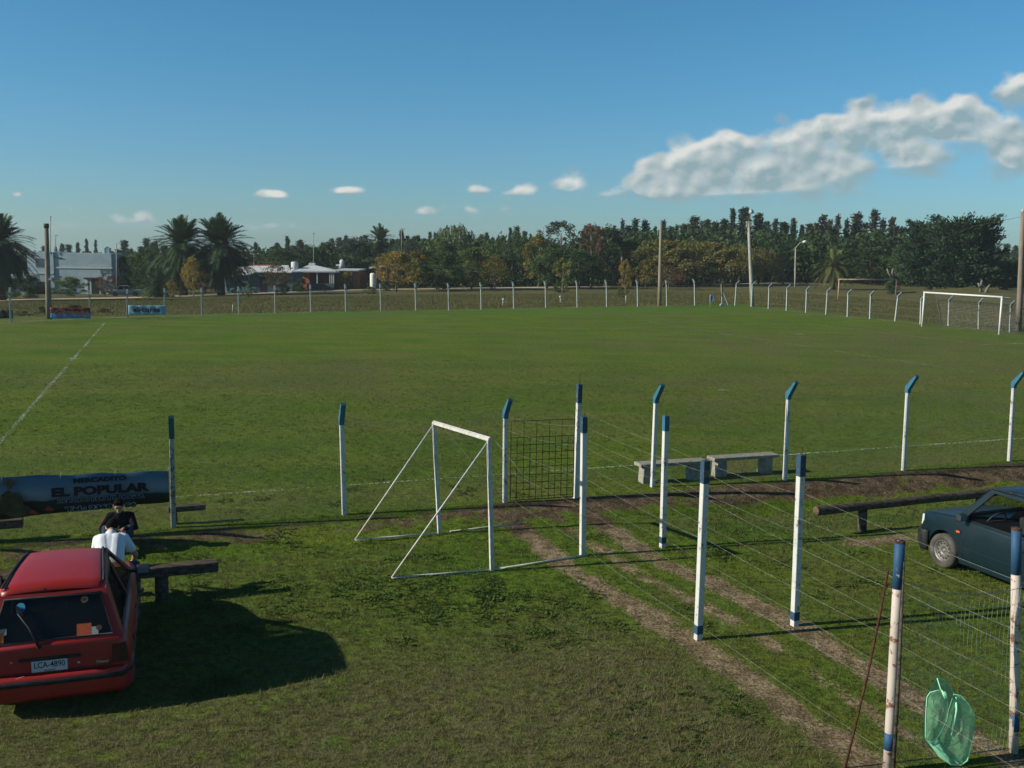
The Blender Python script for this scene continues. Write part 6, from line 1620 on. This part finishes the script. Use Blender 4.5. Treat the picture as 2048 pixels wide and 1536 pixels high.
NTREE = 0
def tree(kind, idx, label, px, ytop, wpx, Y, group=None, name=None, cat='tree', sink=0.0):
    global NTREE
    NTREE += 1
    p = far(px, Y); H = top_at(px, ytop, Y) - p.z; Wd = wpx * Y / FPX
    name = name or {'con': 'conifer_tree', 'conr': 'conifer_tree', 'willow': 'willow_tree', 'olive': 'willow_tree', 'gold': 'golden_tree', 'goldg': 'golden_tree', 'lime': 'sapling'}.get(kind, 'broadleaf_tree')
    root = thing(name, label, cat, (p.x, p.y, p.z - sink), rng.uniform(0, 6.28), group)
    me = PRO[kind][idx % len(PRO[kind])]
    c = link('crown', me, root); t_ = link('trunk', trunk_for(kind), root)
    wx = Wd * 3.1 * rng.uniform(.7, 1.3) / .50 if kind in ('con', 'conr') else Wd * (1.42 if name != 'shrub' else 1.15) / .98
    root.scale = (wx, wx * rng.uniform(.85, 1.05), (H + sink) * 1.02); t_.scale = (min(1, H / wx), min(1, H / wx), 1)
    return root

ORD = ['first', 'second', 'third', 'fourth', 'fifth', 'sixth', 'seventh', 'eighth', 'ninth', 'tenth', 'eleventh', 'twelfth', 'thirteenth', 'fourteenth', 'fifteenth', 'sixteenth', 'seventeenth', 'eighteenth', 'nineteenth', 'twentieth', 'twenty-first', 'twenty-second', 'twenty-third', 'twenty-fourth', 'twenty-fifth']
def conifers(xs, Y, lab, w0=(18, 30), kind='con', group='conifers of the far row', dY=14):
    for i, (px, yt) in enumerate(xs):
        y_ = Y + rng.uniform(-dY, dY)
        k = kind if rng.random() > .18 or Y > 230 else 'conr'
        tree(k, int(rng.integers(0, 5)), lab.format(ORD[i]), px, yt, rng.uniform(*w0), y_, group)
conifers([(87, 493), (111, 494), (124, 488), (137, 490), (155, 486), (173, 479), (191, 481), (215, 495)], 235, 'small far conifer over the white two-storey house, {} from left', (10, 17))
conifers([(233, 499), (248, 482), (262, 498), (281, 494), (293, 477), (304, 486), (312, 483), (328, 492)], 215, 'conifer between the white two-storey house and the twin palms, {} from the left', (14, 24))
conifers([(511, 486), (524, 502), (539, 500), (554, 487), (575, 474), (586, 492), (600, 481), (613, 491), (629, 499), (645, 486), (664, 479), (679, 477), (692, 472), (707, 478)], 215, 'conifer behind the white-roofed and brick houses, {} right of the twin palms', (14, 24))
conifers([(722, 474), (731, 472), (742, 486), (785, 480), (803, 461), (815, 473), (828, 474), (836, 472), (846, 479), (860, 465), (870, 467)], 210, 'conifer behind the golden birch, {} right of the roof tank', (13, 22))
conifers([(948, 476), (962, 470), (973, 466), (985, 476), (994, 477), (1006, 472), (1020, 457), (1034, 455), (1049, 464), (1061, 469), (1074, 474)], 205, 'conifer behind the two walkers, {} right of the tall willow', (11, 19))
conifers([(1176, 452), (1196, 455), (1212, 458), (1228, 452), (1244, 441), (1256, 452), (1269, 440), (1288, 442), (1309, 455)], 200, 'dark conifer left of the tan pole, {} right of the airy tree', (18, 28))
conifers([(1326, 443), (1340, 455), (1352, 452), (1366, 450), (1386, 435), (1404, 444), (1413, 441), (1428, 446), (1446, 440), (1463, 419), (1485, 417)], 198, 'tall conifer between tan pole and floodlight pole, {} from the left', (20, 34))
conifers([(1514, 429), (1532, 445), (1548, 439), (1566, 446), (1584, 439), (1602, 452), (1617, 449)], 196, 'tall conifer right of the floodlight pole, {} from that pole', (20, 34))
conifers([(1629, 447), (1645, 431), (1658, 440), (1672, 432), (1690, 440), (1711, 428), (1727, 446), (1744, 421), (1762, 440), (1783, 436), (1800, 456)], 185, 'tall brownish conifer left of the cypress, {} right of the street lamp', (24, 36), 'conr')
conifers([(2012, 488), (2030, 492), (2050, 490), (1996, 497)], 260, 'pale far tree right of the spreading cypress, {} of a faint group', (16, 26))

# middle row: kind, index, label, px, top, width, depth
MID = [
 ('dark', 0, 'round dark green tree between the white two-storey house and the palms', 296, 500, 62, 131), ('dark', 1, 'small dark tree directly right of the white two-storey house', 246, 513, 32, 134),
 ('gold', 0, 'bright golden tree hanging before the left twin palm', 384, 514, 34, 112), ('gold', 1, 'small golden bush tree at the foot of the left twin palm', 340, 559, 18, 112), ('rust', 0, 'thin rusty tree beside the golden tree under the twin palms', 403, 535, 28, 113),
 ('rust', 1, 'thin brownish tree before the white-roofed house', 552, 524, 46, 128), ('dark', 0, 'dark tree behind the white-roofed house', 560, 498, 62, 158), ('dark', 1, 'dark tree behind the brick house hip roof', 618, 494, 78, 164), ('dark', 0, 'dark tree behind the flat brick extension', 668, 497, 52, 166),
 ('goldg', 0, 'small thin tree in front of the brick extension', 690, 543, 26, 124), ('grey', 0, 'large grey-green tree behind the shed', 708, 477, 84, 166), ('dark', 1, 'dark green tree around the slim palm trunk', 752, 495, 56, 168), ('dark', 0, 'dark tree left of the grey-green tree above the roof tank', 655, 485, 44, 165),
 ('gold', 0, 'golden birch with pale trunk right of the shed', 792, 502, 62, 128), ('goldg', 1, 'olive and gold tree just right of the golden birch', 832, 503, 58, 134), ('grey', 1, 'tall grey-green hanging tree behind the golden birch', 812, 478, 62, 158),
 ('mid', 0, 'tall pale-leaved tree left of the drooping willow', 890, 479, 48, 140), ('willow', 0, 'tall drooping willow standing above the row in the middle', 908, 452, 84, 170), ('dark', 1, 'dark bushy tree below the drooping willow', 886, 506, 82, 132), ('mid', 1, 'olive tree left of the two walkers', 944, 498, 66, 138), ('goldg', 0, 'gold-tinged tree directly above the two walkers', 990, 508, 42, 136),
 ('willow', 1, 'dark drooping willow right of the two walkers', 1026, 464, 78, 160), ('mid', 2, 'dull green tree behind the two walkers', 968, 492, 60, 156), ('goldg', 1, 'tree with a yellow-orange left side right of the dark willow', 1078, 470, 52, 150), ('airy', 0, 'tall airy tree with thin crown top', 1118, 440, 86, 155), ('dark', 0, 'dark tree below the tall airy tree', 1096, 496, 76, 146),
 ('lime', 0, 'yellow-green sapling before the dark trees at middle right', 1127, 516, 38, 124), ('rust', 0, 'dark tree with rusty red top right of the tall airy tree', 1184, 444, 58, 152), ('dark', 1, 'broad dark tree left of the golden sapling', 1212, 455, 92, 158), ('dark', 0, 'dark undergrowth tree behind the yellow-green sapling', 1160, 500, 80, 144), ('dark', 1, 'dark tree behind the slim golden sapling', 1262, 480, 70, 160),
 ('gold', 1, 'slim golden sapling left of the tan pole', 1252, 519, 25, 130), ('lime', 0, 'light green willow edge left of the tan pole', 1288, 482, 48, 156), ('olive', 0, 'olive brown willow behind the tan pole', 1330, 480, 96, 154), ('olive', 1, 'olive willow just right of the tan pole', 1376, 480, 92, 158), ('olive', 0, 'olive willow between the two tall poles', 1424, 484, 84, 156), ('olive', 1, 'olive willow left of the floodlight pole', 1472, 490, 78, 158),
 ('rust', 1, 'leaning thin rusty tree under the olive willows', 1340, 530, 44, 140), ('goldg', 1, 'small yellowish tree left of the leaning rusty tree', 1294, 520, 36, 144), ('olive', 1, 'dull willow right of the floodlight pole', 1520, 496, 66, 162), ('dark', 0, 'dark bushy tree left of the street lamp', 1562, 506, 66, 170), ('dark', 1, 'dark bushy tree right of the street lamp', 1616, 510, 70, 172), ('dark', 0, 'dark tree behind the rusty netless goal', 1744, 496, 96, 166), ('dark', 1, 'dark tree left of the spreading cypress', 1800, 492, 60, 160), ('mid', 1, 'rounded green tree between the cypress and the right edge', 2012, 524, 92, 140), ('mid', 0, 'bushy green tree at the right edge', 2066, 520, 80, 138), ('dark', 0, 'low dark tree at the foot of the spreading cypress', 1972, 541, 56, 150),
 ('dark', 1, 'dark tree behind the low house at the left border', 30, 520, 70, 140), ('dark', 0, 'dark tree right behind the twin palm trunks', 420, 520, 60, 150), ('dark', 1, 'dark shrubby tree behind the left twin palm', 372, 528, 60, 140), ('mid', 2, 'greenish yellow tree right of the right twin palm trunk', 468, 556, 26, 124),
]
for row in MID: tree(*row)
SHR = [('dark', 0, 'round dark shrub before the low house at far left', 54, 551, 46, 108), ('mid', 0, 'pale shrub at the left border before the low house', 8, 553, 52, 108), ('mid', 1, 'green bush before the white two-storey house window', 136, 555, 58, 118), ('rust', 1, 'brown bush beside the white two-storey house door', 206, 546, 30, 119), ('rust', 0, 'second brown bush at the right corner of the white house', 224, 548, 28, 122),
 ('mid', 2, 'bush half hiding the blue hatchback', 495, 569, 22, 104), ('dark', 1, 'dark bush before the brick house wall', 600, 556, 34, 136), ('dark', 0, 'low bush under the thin brownish tree', 566, 566, 30, 120), ('mid', 1, 'low bush at the roadside below the shed', 741, 574, 26, 120), ('dark', 0, 'dark bush under the golden birch', 778, 560, 40, 134), ('lime', 0, 'yellow-green tuft right of the grey saloon car', 288, 583, 16, 100),
 ('dark', 1, 'bush at the left fence beside the wooden pole foot', 77, 613, 26, 72), ('dark', 0, 'bush hanging over the red and blue banner', 140, 609, 44, 73), ('mid', 1, 'weedy bush between the two far banners', 202, 617, 30, 74), ('mid', 0, 'low tuft behind the black banner', 38, 622, 34, 70), ('mid', 2, 'roadside tuft left of the golden sapling', 1246, 574, 24, 112), ('dark', 1, 'dark shrub beside the road below the yellow-green sapling', 1122, 566, 26, 128), ('dark', 0, 'round bush beside the rusty netless goal right post', 1786, 556, 26, 122)]
for row in SHR: tree(*row, group=None, name='shrub', cat='shrub', sink=.25)

# woodland understorey: a mass nobody could count
def understorey():
    Cs, As, Ls, Ts = [], [], [], []
    for px in np.arange(-60, 2110, 7.0):
        for rep in range(2):
            if px < 430: Y = rng.uniform(160, 215); top = rng.uniform(502, 524)
            elif px < 760: Y = rng.uniform(160, 200); top = rng.uniform(494, 520)
            elif px < 1160: Y = rng.uniform(166, 190); top = rng.uniform(476, 506)
            else: Y = rng.uniform(168, 190); top = rng.uniform(456, 500) if px < 1800 else rng.uniform(500, 520)
            q_ = px + rng.uniform(-6, 6); p = far(q_, Y); H = max(top_at(q_, top + (10 if q_ > 1995 else 0), Y) - p.z, 1.5); n = 130
            f = rng.random(n); C = np.stack([p.x + rng.normal(0, 1.6, n), Y + rng.normal(0, 1.8, n), p.z + H * f], 1)
            Cs.append(C); As.append(rng.normal(size=(n, 3))); Ls.append(rng.uniform(.5, 1.1, n)); Ts.append(np.clip(rng.normal(.35, .25, n), 0, 1))
    # thicket right behind the road
    ux = [p_.x for p_ in rp]; uy = [p_.y for p_ in rp]
    for px in np.arange(772, 2060, 6.0):
        if 1420 < px < 1475: continue
        p = far(px, 150); Y = float(np.interp(p.x, ux, uy)) + rng.uniform(6, 14) + (14 if px > 1480 else 0); p = far(px, Y); H = max(top_at(px, rng.uniform(532, 556), Y) - p.z, .8); n = 110
        f = rng.random(n) ** 1.2; Cs.append(np.stack([p.x + rng.normal(0, .8, n), Y + rng.normal(0, 1.0, n), p.z + H * f], 1)); As.append(rng.normal(size=(n, 3))); Ls.append(rng.uniform(.3, .6, n)); Ts.append(np.clip(rng.normal(.3, .25, n), 0, 1))
    C, A, L_, T_ = map(np.concatenate, (Cs, As, Ls, Ts))
    tag(link('woodland_understorey', leaf_mesh('woodland_understorey', C, A, L_, L_ * .6, L_dark, T_)), 'dense dark woodland undergrowth between and behind the trees', 'undergrowth', kind='stuff')
understorey()

# palms
palms = [palm_proto(0, L_palm, 130), palm_proto(1, L_palm, 130), palm_proto(2, L_palm, 60, .9), palm_proto(3, L_palmy, 40, 1.3, old=False)]
def palm(label, px, ytop, rpx, Y, cy, k, trunk_r=.42, name='palm_tree', tilt=0.0):
    p = far(px, Y); c = along(px, cy, Y); r = rpx * Y / FPX
    root = thing(name, label, 'palm tree', tuple(p)); h = c.z - p.z
    s = MB(); s.tube([(0, 0, -.2), (0, 0, h * .3), (0, 0, h * .7), (0, 0, h - .25 * r), (0, 0, h)], [trunk_r * 1.25, trunk_r, trunk_r * .95, trunk_r * 1.35, trunk_r * .6], 12); s.build('trunk', palm_bark, root)
    o = link('fronds', palms[k], root, (0, 0, h), (0, 0, rng.uniform(0, 6.28))); o.scale = (r, r, r)
    return root
palm('large palm at the left border, cut by the frame', -4, 428, 76, 100, 486, 0)
palm('left palm of the tall twin pair', 364, 432, 71, 121, 490, 1)
palm('right palm of the tall twin pair', 440, 432, 75, 121, 491, 0)
palm('slim distant palm above the shed roof', 761, 465, 40, 168, 482, 2, .35)
palm('short yellowish palm right of the street lamp', 1668, 488, 46, 142, 534, 3, .42)
palm('squat bushy palm at the foot of the twin palms', 318, 540, 46, 114, 570, 2, .35)

# spreading cypress pair
def cypress(label, px, ytop, wpx, Y, seed):
    r2 = np.random.default_rng(seed); p = far(px, Y); H = top_at(px, ytop, Y) - p.z; Rr = wpx * Y / FPX / 2
    Cs, As, Ls, Ts = [], [], [], []
    root = thing('cypress_tree', label, 'tree', tuple(p)); tk = MB(); tk.tube([(0, 0, -.3), (0.1, 0, H * .3), (0, .1, H * .75)], [.55, .42, .15], 9)
    for i in range(150):
        a = r2.uniform(0, 6.28); z0 = H * r2.uniform(.10, .66); f = z0 / H; up = .10 + 1.15 * f ** 1.2 + r2.uniform(-.05, .25)
        l = Rr * r2.uniform(.6, 1.08) * (1.0 if f < .5 else 1.0 - .5 * (f - .5)); d = np.array([math.cos(a), math.sin(a), up]); d /= np.linalg.norm(d)
        l = min(l, (H * 1.0 - z0) / max(d[2], .15)) * r2.uniform(.85, 1.02)
        tk.tube([(0, 0, z0), tuple(np.array([0, 0, z0]) + d * l * .75)], [.09, .03], 4)
        for s_ in range(9):
            g_ = .30 + .70 * s_ / 8; c = np.array([0, 0, z0]) + d * l * g_; c[2] -= .05 * l * math.sin(g_ * 3.1)
            n = 34; spread = (.22 + .62 * (1 - g_)) * (Rr / 3.6)
            q = c + r2.normal(size=(n, 3)) * np.array([1, 1, .42]) * spread + d * r2.uniform(-.2, .5, n)[:, None]
            Cs.append(q); As.append(d + r2.normal(0, .35, (n, 3))); Ls.append(r2.uniform(.28, .62, n)); Ts.append(np.clip(r2.normal(.45 + .25 * (r2.random() - .5), .2, n), 0, 1))
    C, A, L_, T_ = map(np.concatenate, (Cs, As, Ls, Ts)); k = C[:, 2] > .15
    link('crown', leaf_mesh('crown', C[k], A[k], L_[k], L_[k] * .36, L_cyp, T_[k]), root); tk.build('trunk', bark_m, root)
cypress('left of two big dark spreading cypresses, its top flat', 1862, 430, 128, 138, 5)
cypress('right and broader of two big dark spreading cypresses', 1922, 425, 160, 134, 9)
# dead trunks
def dead(label, px, yb, pts):
    p = at(px, yb); root = thing('dead_trunk', label, 'dead tree', tuple(p)); s = MB()
    for chain in pts: s.tube([along(x, y, p.y) for x, y in chain], [.22 * (1 - .6 * i / (len(chain) - 1)) for i in range(len(chain))], 6)
    s.build('trunk', bark_pale, root, -Vector(root.location))
dead('bare forked dead trunk above the rusty netless goal', 1785, 578, [[(1785, 580), (1784, 560), (1785, 540), (1787, 536)], [(1784, 556), (1777, 545), (1774, 537)], [(1784, 548), (1786, 541)]])
dead('pale bare stump left of the leaning one, under the right-hand tree', 1961, 583, [[(1961, 585), (1962, 568), (1964, 560)], [(1961, 575), (1956, 566)]])
dead('pale leaning stump beside the bare stump, under the right-hand tree', 1972, 585, [[(1971, 586), (1975, 576), (1980, 569)]])
dead('thin dead tree rising behind the golden sapling', 1245, 572, [[(1245, 572), (1244, 520), (1244, 498)]])

# ------------------------------------------------------------------ air between the stand and the far trees
def haze():
    s = MB(); s.box((0, 480, -8.0), (1500, 1200, 64.0))
    m = bpy.data.materials.new('haze'); m.use_nodes = True; w = NT(m.node_tree); w.nt.nodes.clear()
    o = w.node('ShaderNodeOutputMaterial'); v = w.node('ShaderNodeVolumePrincipled'); v.inputs['Density'].default_value = HAZE; v.inputs['Color'].default_value = (.80, .88, .92, 1); v.inputs['Anisotropy'].default_value = .2
    w.link(v.outputs[0], o.inputs['Volume'])
    h = s.build('haze', m); tag(h, 'thin blue haze in the air towards the far trees', 'haze', kind='stuff')
HAZE = .00032
haze()
